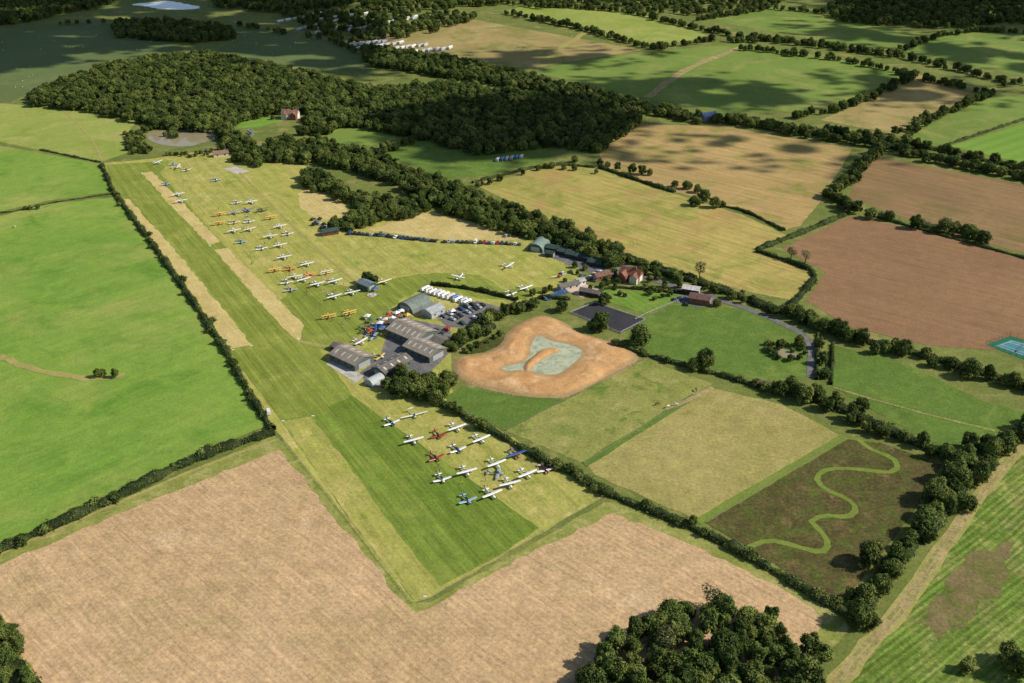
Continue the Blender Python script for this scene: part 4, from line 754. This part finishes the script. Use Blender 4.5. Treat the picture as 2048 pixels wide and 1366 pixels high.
TYPES={
 'high':dict(f=[(3.3,.12,1.05,1.3),(3.15,.42,.8,1.5),(2.2,.5,.65,1.6),(1.5,.56,.6,1.65),(-.4,.55,.6,1.7),(-1.6,.4,.75,1.6),(-4.4,.08,1.15,1.45)],w=[(1.7,1.62,1.3,5.1,2.1,.15)],tp=(-3.7,1.05,.8,1.65,1.35,0),fin=(-2.9,-4.2,-4.8,-4.7,1.4,2.7),can=[(1.75,.35,1.5,1.66),(1.2,.53,1.5,2.1),(-.3,.53,1.5,2.12),(-1.3,.25,1.5,1.7)],prop=(3.38,1.18)),
 'low':dict(f=[(3.3,.12,1.0,1.25),(3.15,.42,.75,1.4),(2.2,.5,.6,1.5),(1.0,.58,.55,1.5),(-.8,.52,.6,1.5),(-2.2,.3,.75,1.4),(-4.1,.07,1.0,1.3)],w=[(1.5,1.7,1.3,4.4,.72,.45)],tp=(-3.3,1.0,.8,1.7,1.15,0),fin=(-2.7,-3.9,-4.5,-4.3,1.25,2.4),can=[(1.5,.3,1.35,1.5),(.8,.48,1.35,1.98),(-.4,.46,1.35,1.98),(-1.6,.15,1.35,1.5)],prop=(3.38,1.12)),
 'bi':dict(f=[(2.9,.15,1.1,1.4),(2.75,.38,.9,1.6),(1.6,.42,.8,1.7),(.2,.42,.75,1.65),(-1.2,.34,.8,1.55),(-4.0,.07,.95,1.25)],w=[(1.9,1.35,1.3,4.45,2.55,.1),(1.4,1.35,1.3,4.4,.85,.2)],tp=(-3.3,1.1,.8,1.5,1.2,0),fin=(-3.1,-3.7,-4.4,-4.4,1.15,2.2),can=[(.9,.22,1.6,1.7),(.7,.2,1.6,1.95),(-.6,.22,1.55,1.9),(-.9,.15,1.55,1.65)],prop=(3.0,1.25)),
 'glider':dict(f=[(2.9,.08,.95,1.1),(2.7,.3,.7,1.25),(1.6,.42,.5,1.4),(.3,.42,.5,1.4),(-1.2,.22,.75,1.25),(-4.6,.08,.95,1.15)],w=[(.9,1.15,.7,7.2,.95,.5)],tp=(-4.2,.7,.5,1.6,2.3,0),fin=(-3.7,-4.3,-4.9,-4.8,1.05,2.35),can=[(1.9,.25,1.25,1.4),(1.3,.36,1.2,1.75),(.3,.36,1.2,1.75),(-.4,.15,1.2,1.4)],prop=(2.97,1.02)),
}
COLS={'white':WHITE,'red':simple("red_paint",S(160,52,40),.35,.06,spec=.5),'orange':simple("orange_paint",S(222,140,50),.4,.06,spec=.5),'yellow':simple("yellow_paint",S(230,190,84),.4,.06,spec=.5),'blue':simple("blue_paint",S(48,84,156),.35,.06,spec=.5),'grey':simple("silver_paint",S(160,168,178),.35,.06,spec=.5),'green':simple("green_paint",S(80,96,70),.5,.06),'cream':simple("cream_paint",S(232,222,190),.4,.05,spec=.5),'ltblue':simple("pale_blue_paint",S(150,182,204),.4,.05,spec=.5)}
AC={}
def ac_parts(ty,fc,wc):
    k=(ty,fc,wc)
    if k in AC: return AC[k]
    d=TYPES[ty]; L=[]
    V,F=loft(d['f']); L.append(("fuselage",mk("fuselage",V,F,COLS[fc],smooth=True)))
    for wv in d['w']:
        V,F=wingm(*wv); L.append(("wing",mk("wing",V,F,COLS[wc])))
    V,F=wingm(*d['tp']); L.append(("tailplane",mk("tailplane",V,F,COLS[wc])))
    V,F=finm(*d['fin']); L.append(("tail_fin",mk("tail_fin",V,F,COLS[fc])))
    V,F=loft(d['can'],8); L.append(("canopy",mk("canopy",V,F,GLASS,smooth=True)))
    V=[];F=[]; px,pz=d['prop']; boxv(px-.02,px+.03,-.95,-.1,pz-.07,pz+.07,V,F); boxv(px-.02,px+.03,.1,.95,pz-.07,pz+.07,V,F); tube((px-.1,0,pz),(px+.25,0,pz),.16,.04,V,F,8); L.append(("propeller",mk("propeller",V,F,TYRE)))
    zt=d['f'][3][2]+.1
    for x,y in ((1.2,-1.0),(1.2,1.0),((2.6,0) if ty!='bi' else (-3.9,0))):
        r=.22 if x>0 else .12; V=[];F=[]; tube((x,y-.08,r),(x,y+.08,r),r,r,V,F,10); L.append(("wheel",mk("wheel",V,F,TYRE)))
        V=[];F=[]; tube((x,y,r),(x-.1,y*.4,zt if x>0 else 1.0),.04,.05,V,F,5); L.append(("undercarriage_leg",mk("undercarriage_leg",V,F,STEEL)))
    if ty=='high':
        V=[];F=[]
        for s in (-1,1): tube((1.0,s*.5,.8),(1.0,s*2.6,2.15),.05,.05,V,F,4)
        L.append(("wing_strut",mk("wing_strut",V,F,COLS[wc])))
    if ty=='bi':
        V=[];F=[]
        for s in (-1,1):
            for x in (.5,1.3): tube((x-.2,s*3.2,.98),(x+.25,s*3.2,2.62),.04,.04,V,F,4); tube((x,s*.35,1.6),(x+.2,s*.5,2.55),.04,.04,V,F,4)
        L.append(("wing_strut",mk("wing_strut",V,F,STEEL)))
    AC[k]=L; return L
KN2={'high':"high wing light aircraft",'low':"low wing light aircraft",'bi':"biplane",'glider':"long winged motor glider"}
CN={'ltblue':'pale blue','grey':'silver'}
def aircraft(u,v,ty='high',fc='white',wc='white',da=0,s=1.0):
    nm={'high':"light_aircraft",'low':"light_aircraft",'bi':"biplane",'glider':"motor_glider"}[ty]
    x,y=G(u,v); e=ob(nm,None,(x,y,0.08),RA+math.radians(da+random.uniform(-9,9)),scale=(s,s,s))
    c=CN.get(fc,fc)+("" if fc==wc else " and "+CN.get(wc,wc)); tag(e,f"{c} {KN2[ty]} on airfield grass","aircraft","aircraft parked on the grass airfield")
    for n_,m in ac_parts(ty,fc,wc): ob(n_,m,parent=e)
A=[(782,848,'low','blue','white'),(828,833,'glider','white','white'),(912,860,'high','white','white'),(876,873,'low','red','red'),(826,885,'high','white','white'),(871,918,'low','red','red'),(914,902,'low','blue','white'),(960,883,'high','white','white'),(1030,913,'high','red','blue'),(991,932,'high','white','white'),(993,950,'low','grey','grey',45),(883,961,'low','white','white'),(932,948,'high','white','white'),(1052,953,'high','white','white'),(1090,942,'low','red','white'),(1018,972,'high','white','white'),(934,1003,'low','grey','ltblue'),(982,993,'high','white','white'),
(315,328,'high','white','white',30),(332,370,'low','grey','ltblue'),(356,392,'high','white','white'),(363,405,'high','white','white'),(432,362,'low','grey','ltblue'),(473,407,'low','white','white'),(503,407,'high','white','white'),(440,431,'bi','orange','yellow'),(470,428,'high','grey','grey'),(495,424,'high','blue','blue'),(524,423,'bi','green','green'),(541,438,'bi','yellow','yellow'),(438,449,'bi','orange','yellow'),(468,447,'low','yellow','cream'),(498,445,'low','white','white'),(468,465,'high','white','white'),(499,462,'high','white','cream'),(482,486,'low','grey','ltblue'),(541,476,'high','cream','white'),(560,456,'high','white','white'),(575,470,'low','white','white'),(523,499,'low','white','white'),(560,494,'high','cream','white'),(568,518,'high','white','white'),(549,543,'bi','red','yellow'),(614,532,'high','cream','white'),(580,540,'low','orange','orange'),(590,557,'high','white','cream'),(620,553,'bi','red','orange'),(652,548,'bi','orange','cream'),(573,567,'low','white','white'),(607,563,'high','white','white'),(581,582,'low','grey','grey'),(634,572,'high','white','white'),(669,566,'high','white','white'),(668,597,'high','white','white'),(704,589,'high','white','white'),(657,636,'bi','orange','yellow'),(698,629,'bi','orange','yellow'),(768,567,'high','cream','cream'),(720,688,'high','white','white',20),(756,653,'low','blue','blue',70),(748,663,'bi','red','blue',60),(744,676,'low','blue','ltblue',40),(728,662,'low','green','green',20),(758,716,'low','white','yellow',30),(918,558,'high','white','white',-60),(1017,535,'high','white','white',20),(1021,590,'low','white','white'),(1050,580,'high','white','white'),(355,337,'high','white','cream',50),(372,342,'low','orange','white',10),(348,330,'low','grey','ltblue',-20)]
for a_ in A: aircraft(*a_[:5],da=(a_[5] if len(a_)>5 else 0),s=.88)
x,y=G(1118,556); e=ob("helicopter",None,(x,y,.08),.4); tag(e,"small red and white helicopter parked on grass","helicopter")
V,F=loft([(1.9,.15,.8,1.1),(1.5,.55,.6,1.5),(.5,.7,.5,1.9),(-.6,.6,.6,1.9),(-1.3,.25,1,1.6)]); ob("cabin",mk("cabin",V,F,COLS['red'],smooth=True),parent=e)
V,F=loft([(-1.2,.22,1.1,1.5),(-5.2,.08,1.45,1.6)]); ob("tail_boom",mk("tail_boom",V,F,WHITE),parent=e)
V=[];F=[]; boxv(-3.9,3.9,-.11,.11,2.5,2.54,V,F); tube((0,0,1.9),(0,0,2.5),.06,.06,V,F,6); ob("main_rotor",mk("main_rotor",V,F,TYRE),parent=e)
V=[];F=[]; boxv(-5.7,-4.6,.12,.15,1.5,1.62,V,F); ob("tail_rotor",mk("tail_rotor",V,F,TYRE),parent=e)
V=[];F=[]
for s in (-1,1): tube((1.4,s*.9,.06),(-1.4,s*.9,.06),.05,.05,V,F,5); tube((.7,s*.9,.06),(.6,s*.4,.7),.04,.04,V,F,4); tube((-.7,s*.9,.06),(-.6,s*.4,.7),.04,.04,V,F,4)
ob("skids",mk("skids",V,F,STEEL),parent=e)
# ------------------------------------------------------------------ cars
def car_parts(kind):
    L,W=4.3,1.78
    if kind=='van': prof=[(2.2,.35),(2.25,.8),(2.0,1.05),(1.5,1.2),(1.05,1.85),(.8,1.98),(-2.3,1.98),(-2.35,.35)]
    else: prof=[(2.15,.3),(2.15,.65),(1.9,.8),(1.05,.95),(.35,1.38),(-1.1,1.42),(-1.8,1.0),(-2.1,.92),(-2.12,.3)]
    if kind=='hatch': prof=[(1.95,.3),(1.97,.65),(1.7,.82),(1.0,.98),(.35,1.45),(-1.3,1.5),(-1.85,1.02),(-1.95,.3)]
    n=len(prof); V=[]
    for s in (-1,1):
        for x,z in prof: V.append((x,s*(W/2 if z<1.1 else W/2-.22),z))
    F=[tuple(range(n)),tuple(n+i for i in range(n))[::-1]]+[(i,n+i,n+(i+1)%n,(i+1)%n) for i in range(n)]
    ws=(1.45,1.25,1.08,1.8) if kind=='van' else (prof[3][0]-.05,prof[3][1]+.06,prof[4][0]+.03,prof[4][1]-.04)
    GV=[];GF=[]; y=W/2-.24
    GV+=[(ws[0]+.04,-y,ws[1]),(ws[0]+.04,y,ws[1]),(ws[2]+.04,y,ws[3]),(ws[2]+.04,-y,ws[3])]; GF.append((0,1,2,3))
    if kind!='van':
        a=prof[5]; b=prof[6]; GV+=[(a[0]-.08,-y,a[1]-.06),(a[0]-.08,y,a[1]-.06),(b[0]-.01,y,b[1]+.09),(b[0]-.01,-y,b[1]+.09)]; GF.append((4,5,6,7))
    for s in (-1,1):
        k=len(GV); x0,x1=(prof[3][0]-.25,prof[5][0]-.3) if kind!='van' else (1.3,.3)
        GV+=[(x0,s*(W/2-.05),1.02),(x1,s*(W/2-.05),1.02),(x1+.35,s*(W/2-.19),1.36),(x0-.5,s*(W/2-.19),1.36)]; GF.append((k,k+1,k+2,k+3))
    V3=[];F3=[]; tube((0,-.1,0),(0,.1,0),.32,.32,V3,F3,10); F3.append(tuple(range(9,-1,-1)))
    return V,F,(GV,GF),(V3,F3)
CP_={k:car_parts(k) for k in('saloon','hatch','van')}
WH=mk("wheel",CP_['saloon'][3][0],CP_['saloon'][3][1],TYRE); GL={k:mk("window",CP_[k][2][0],CP_[k][2][1],GLASS) for k in CP_}
CC={n:simple(n+"_car_paint",c,.3,.04,spec=.4) for n,c in {'white':(.7,.7,.7,1),'silver':(.36,.37,.39,1),'grey':(.14,.15,.16,1),'black':(.02,.02,.025,1),'blue':(.03,.06,.17,1),'red':(.35,.03,.025,1),'dark':(.04,.05,.06,1),'green':(.03,.08,.06,1)}.items()}
CB={}
def car(x,y,ang,kind=None,c=None,group="cars parked in a row",where="parked on the grass"):
    kind=kind or random.choices(['saloon','hatch','van'],[4,5,1])[0]; c=c or random.choices(list(CC),[3,3,4,5,2,1,4,1])[0]
    if (kind,c) not in CB: CB[(kind,c)]=mk("body",CP_[kind][0],CP_[kind][1],CC[c])
    e=ob("parked_van" if kind=='van' else "parked_car",None,(x,y,.1),ang); tag(e,f"{'dark grey' if c=='dark' else c} {kind if kind!='hatch' else 'hatchback'} {'' if kind=='van' else 'car '}{where}","van" if kind=='van' else "car",group)
    ob("body",CB[(kind,c)],parent=e); ob("window",GL[kind],parent=e)
    for wx in (1.3,-1.3):
        for s in (-1,1): ob("wheel",WH,(wx,s*.8,.32),parent=e)
row=[(700,468),(760,472),(830,479),(880,484),(960,486),(1048,490)]
RP=[G(*p) for p in row]
for a,b in zip(RP[:-1],RP[1:]):
    L=math.hypot(b[0]-a[0],b[1]-a[1]); n=int(L/2.55); an=math.atan2(b[1]-a[1],b[0]-a[0])
    for i in range(n):
        if random.random()<.93: t=i/n; car(a[0]+(b[0]-a[0])*t,a[1]+(b[1]-a[1])*t+random.uniform(-.5,.5),an+math.pi/2+random.uniform(-.06,.06)+random.choice([0,math.pi]),where="in the row of cars on grass")
for u,v in [(626,440),(633,445),(640,449),(645,456),(655,452),(630,450),(1012,473),(1020,472)]: x,y=G(u,v); car(x,y,random.uniform(.9,1.3),group="cars beside the timber hut",where="beside the timber hut")
for u0,v0,u1,v1,k in [(905,640,965,612,9),(925,648,990,620,9),(888,634,945,610,6)]:
    for i in range(k):
        if random.random()<.75: t=i/(k-1); x,y=G(u0+(u1-u0)*t,v0+(v1-v0)*t); car(x,y,BA+random.uniform(-.1,.1),group="cars in the asphalt car park",where="in the asphalt car park")
for u,v in [(870,662),(885,668),(895,660),(1098,500),(1104,504),(1182,556),(1190,550),(1175,560),(1240,557),(1350,600),(1142,545),(1125,548),(448,685),(1200,545),(1212,549),(1165,552),(1192,562),(1360,598),(1372,610),(775,655),(783,660),(808,652),(762,640)]: x,y=G(u,v); car(x,y,random.uniform(0,3),group="vehicles around the yards",where="standing in the yard")
x,y=G(537,826); car(x,y,1.9,'van','white',where="beside the hedge")
# ------------------------------------------------------------------ people, animals via skin
def skinned(name,nodes,edges,mats,assign,sub=1):
    me=bpy.data.meshes.new(name); me.from_pydata([n[0] for n in nodes],edges,[]); o=bpy.data.objects.new(name,me)
    COL.objects.link(o)
    o.modifiers.new("s",'SKIN')
    for i,n in enumerate(nodes): sv=me.skin_vertices[0].data[i]; sv.radius=(n[1],n[1])
    me.skin_vertices[0].data[0].use_root=True
    ss=o.modifiers.new("u",'SUBSURF'); ss.levels=sub
    dg=bpy.context.evaluated_depsgraph_get(); dg.update(); m2=bpy.data.meshes.new_from_object(o.evaluated_get(dg)); bpy.data.objects.remove(o)
    m2.name=name; m2.materials.clear()
    for m in mats: m2.materials.append(m)
    for p in m2.polygons: p.material_index=assign(p.center); p.use_smooth=True
    return m2
def person_mesh(mats,arm):
    N=[((0,0,.95),.15),((0,0,1.2),.15),((0,0,1.42),.13),((0,0,1.52),.06),((.02,0,1.66),.11),
       ((0,.2,1.4),.065),((.05,.26,1.12),.05),((.1+arm,.27,.88+arm*.6),.04),((.14+arm,.27,.8+arm*.7),.045),
       ((0,-.2,1.4),.065),((.0,-.26,1.12),.05),((.06,-.27,.88),.04),((.08,-.27,.8),.045),
       ((.02,.1,.88),.1),((.05,.12,.5),.07),((.0,.13,.08),.05),((.14,.14,.04),.045),
       ((-.02,-.1,.88),.1),((-.04,-.12,.5),.07),((-.1,-.13,.08),.05),((.04,-.14,.04),.045)]
    E=[(0,1),(1,2),(2,3),(3,4),(2,5),(5,6),(6,7),(7,8),(2,9),(9,10),(10,11),(11,12),(0,13),(13,14),(14,15),(15,16),(0,17),(17,18),(18,19),(19,20)]
    def asg(c):
        if c[2]>1.68 : return 3
        if c[2]>1.5: return 0
        if c[2]<.95 and abs(c[1])>.21: return 0
        return 1 if c[2]>.95 else 2
    return skinned("body",N,E,mats,asg)
SKIN=simple("skin",S(200,150,120),.7,.05); HAIR=simple("hair",S(70,50,36),.8,.1); JEAN=simple("dark_trousers",S(48,54,74),.8,.1); KHAKI=simple("khaki_trousers",S(150,136,104),.8,.1)
PM=[]
for nm,c,tr in [("white",(.7,.7,.7,1),JEAN),("blue",(.05,.12,.4,1),KHAKI),("red",(.5,.04,.03,1),JEAN),("dark",(.03,.03,.04,1),JEAN),("pale pink",(.65,.45,.42,1),KHAKI),("yellow",(.7,.6,.1,1),JEAN)]:
    PM.append((nm,person_mesh([SKIN,simple(nm.replace(' ','_')+"_top",c,.8,.05),tr,HAIR],random.choice([0,.15,.25]))))
def person(x,y):
    nm,m=random.choice(PM); o=ob("person",m,(x,y,.1),random.uniform(0,6.28)); tag(o,f"person in {nm} top standing on the airfield","person","visitors walking round the airfield")
for (u,v,su,sv,k) in [(805,636,14,6,34),(770,648,10,7,16),(735,650,14,10,14),(690,640,30,15,10),(640,575,50,15,16),(540,500,50,40,12),(800,640,30,20,10),(900,640,20,6,5),(930,940,90,50,9),(460,420,60,40,5),(765,672,8,4,6),(745,592,8,3,4)]:
    for _ in range(k):
        uu=random.gauss(u,su*.6); vv=random.gauss(v,sv*.6); person(*G(uu,vv))
def horse_mesh(mat):
    N=[((0,0,1.25),.3),((.5,0,1.25),.3),((-.55,0,1.28),.31),((.85,0,1.4),.2),((1.2,0,1.0),.14),((1.4,0,.55),.12),((1.5,0,.25),.08),
       ((.6,.18,.85),.11),((.62,.18,.45),.06),((.6,.18,.05),.055),((.6,-.18,.85),.11),((.7,-.18,.45),.06),((.66,-.18,.05),.055),
       ((-.65,.18,.9),.14),((-.8,.18,.5),.07),((-.72,.18,.05),.055),((-.65,-.18,.9),.14),((-.85,-.18,.5),.07),((-.8,-.18,.05),.055),((-.95,0,1.2),.07),((-1.05,0,.7),.05)]
    E=[(0,1),(0,2),(1,3),(3,4),(4,5),(5,6),(1,7),(7,8),(8,9),(1,10),(10,11),(11,12),(2,13),(13,14),(14,15),(2,16),(16,17),(17,18),(2,19),(19,20)]
    return skinned("body",N,E,[mat],lambda c:0)
HW=horse_mesh(simple("pale_horse_coat",S(226,214,196),.8,.08)); HB=horse_mesh(simple("brown_horse_coat",S(110,70,48),.8,.08))
for u,v,m,l in [(1336,816,HW,"pale horse grazing in the dry paddock"),(1314,811,HB,"brown horse grazing in the dry paddock"),(1352,812,HW,"pale horse grazing in the dry paddock"),(1392,782,HB,"brown horse grazing in the dry paddock"),(30,455,HW,"pale horse grazing in the meadow")]:
    o=ob("horse",m,(*G(u,v),.08),random.uniform(0,6)); tag(o,l,"horse","horses grazing")
SM=horse_mesh(simple("sheep_wool",S(222,216,200),.9,.08))
for i in range(34):
    u,v=random.choice([(random.uniform(0,330),random.uniform(60,120)),(random.uniform(400,620),random.uniform(60,110)),(random.uniform(10,70),random.uniform(120,180))])
    o=ob("sheep",SM,(*G(u,v),.08),random.uniform(0,6),scale=(.6,.9,.55)); tag(o,"white woolly sheep grazing in the shaded pasture","sheep","sheep grazing behind the wood")
for u,v in [(597,678),(503,692),(466,700),(420,492),(284,346),(626,832),(566,842),(1205,992),(850,1193)]:
    e=ob("runway_marker",None,(*G(u,v),.08)); tag(e,"low white wedge marker on the grass","marker","white runway edge markers")
    V=[(-1,-.5,0),(1,-.5,0),(1,.5,0),(-1,.5,0),(-1,0,.5),(1,0,.5)]; ob("board",mk("board",[(q[0]*.6,q[1]*.6,q[2]*.6) for q in V],[(0,1,5,4),(2,3,4,5),(0,4,3),(1,2,5)],WHITE),parent=e)
x,y=G(744,590); V=[(x+math.cos(i*math.pi/12)*2.6,y+math.sin(i*math.pi/12)*2.6,.12) for i in range(24)]
o=ob("concrete_pad",mk("concrete_pad",V,[tuple(range(24))],M['concrete'])); tag(o,"round white concrete pad by the control hut","pad",kind="structure")
# ------------------------------------------------------------------ clouds casting the broad soft shadows
CLM=simple("cloud_white",(.85,.85,.85,1),1,.02)
def cloud(pts,alt=620,sp=26,r0=17,r1=26,prob=1):
    P=[G(*p) for p in pts]; A_=np.array(P); x0,y0=A_.min(0); x1,y1=A_.max(0); rng=np.random.default_rng(int(abs(x0)))
    VV=[];QQ=[];off=0; sh=alt/math.tan(SUN_EL); cxy=A_.mean(0)
    X,Y=np.meshgrid(np.arange(x0-sp*2,x1+sp*2,sp),np.arange(y0-sp*2,y1+sp*2,sp)); X=X+rng.uniform(-.4,.4,X.shape)*sp; Y=Y+rng.uniform(-.4,.4,X.shape)*sp
    k=inside(P,X,Y)&(rng.uniform(0,1,X.shape)<prob)
    for x,y in zip(X[k],Y[k]):
        r=rng.uniform(r0,r1); V,Q=blob((x-cxy[0],y-cxy[1],rng.uniform(-5,5)),(r,r,r*.5),rng,10,6); VV.append(V); QQ.append(Q+off); off+=len(V)
    de_=dist_edge(P,X,Y); kf=(~inside(P,X,Y))&(de_<sp*1.3)
    for x,y in zip(X[kf],Y[kf]):
        for _ in range(5):
            r=rng.uniform(1.5,6); V,Q=blob((x-cxy[0]+rng.uniform(-14,14),y-cxy[1]+rng.uniform(-14,14),rng.uniform(-5,5)),(r*1.5,r,r*.5),rng,7,4); VV.append(V); QQ.append(Q+off); off+=len(V)
    if not VV: return
    o=ob("cloud",mkquads("cloud",np.concatenate(VV),np.concatenate(QQ),[CLM],[0]*sum(len(q) for q in QQ)),(cxy[0]+sh*SUN_AZ[0],cxy[1]+sh*SUN_AZ[1],alt)); tag(o,"white fair weather cumulus cloud drifting over the farmland","cloud","cumulus clouds above the farmland")
cloud([(-300,-30),(640,-30),(720,50),(740,150),(560,130),(400,98),(220,100),(60,130),(-300,190)],prob=.85)
cloud([(760,240),(900,212),(1180,215),(1250,245),(1190,300),(1080,305),(940,325),(820,298)],prob=.9)
cloud([(1130,175),(1300,155),(1460,168),(1580,190),(1540,215),(1330,205)],sp=24,prob=.9)
cloud([(1250,285),(1450,270),(1690,305),(1600,320),(1400,303)],sp=30,r0=9,r1=15,prob=.75)
cloud([(1600,-20),(2200,-20),(2200,90),(2048,70),(1900,55),(1700,45)],prob=.9)
cloud([(1600,50),(1750,62),(1880,88),(2080,120),(2080,145),(1850,105),(1680,78)],prob=.8)
cloud([(1700,155),(1900,165),(1980,185),(1850,205),(1740,195)],sp=30,prob=.85)
cloud([(880,120),(1000,108),(1200,102),(1270,108),(1180,122),(1050,145)],sp=28,prob=.75)
print("TREES",len(TREES),"near",len(near),"objs",len(bpy.data.objects))
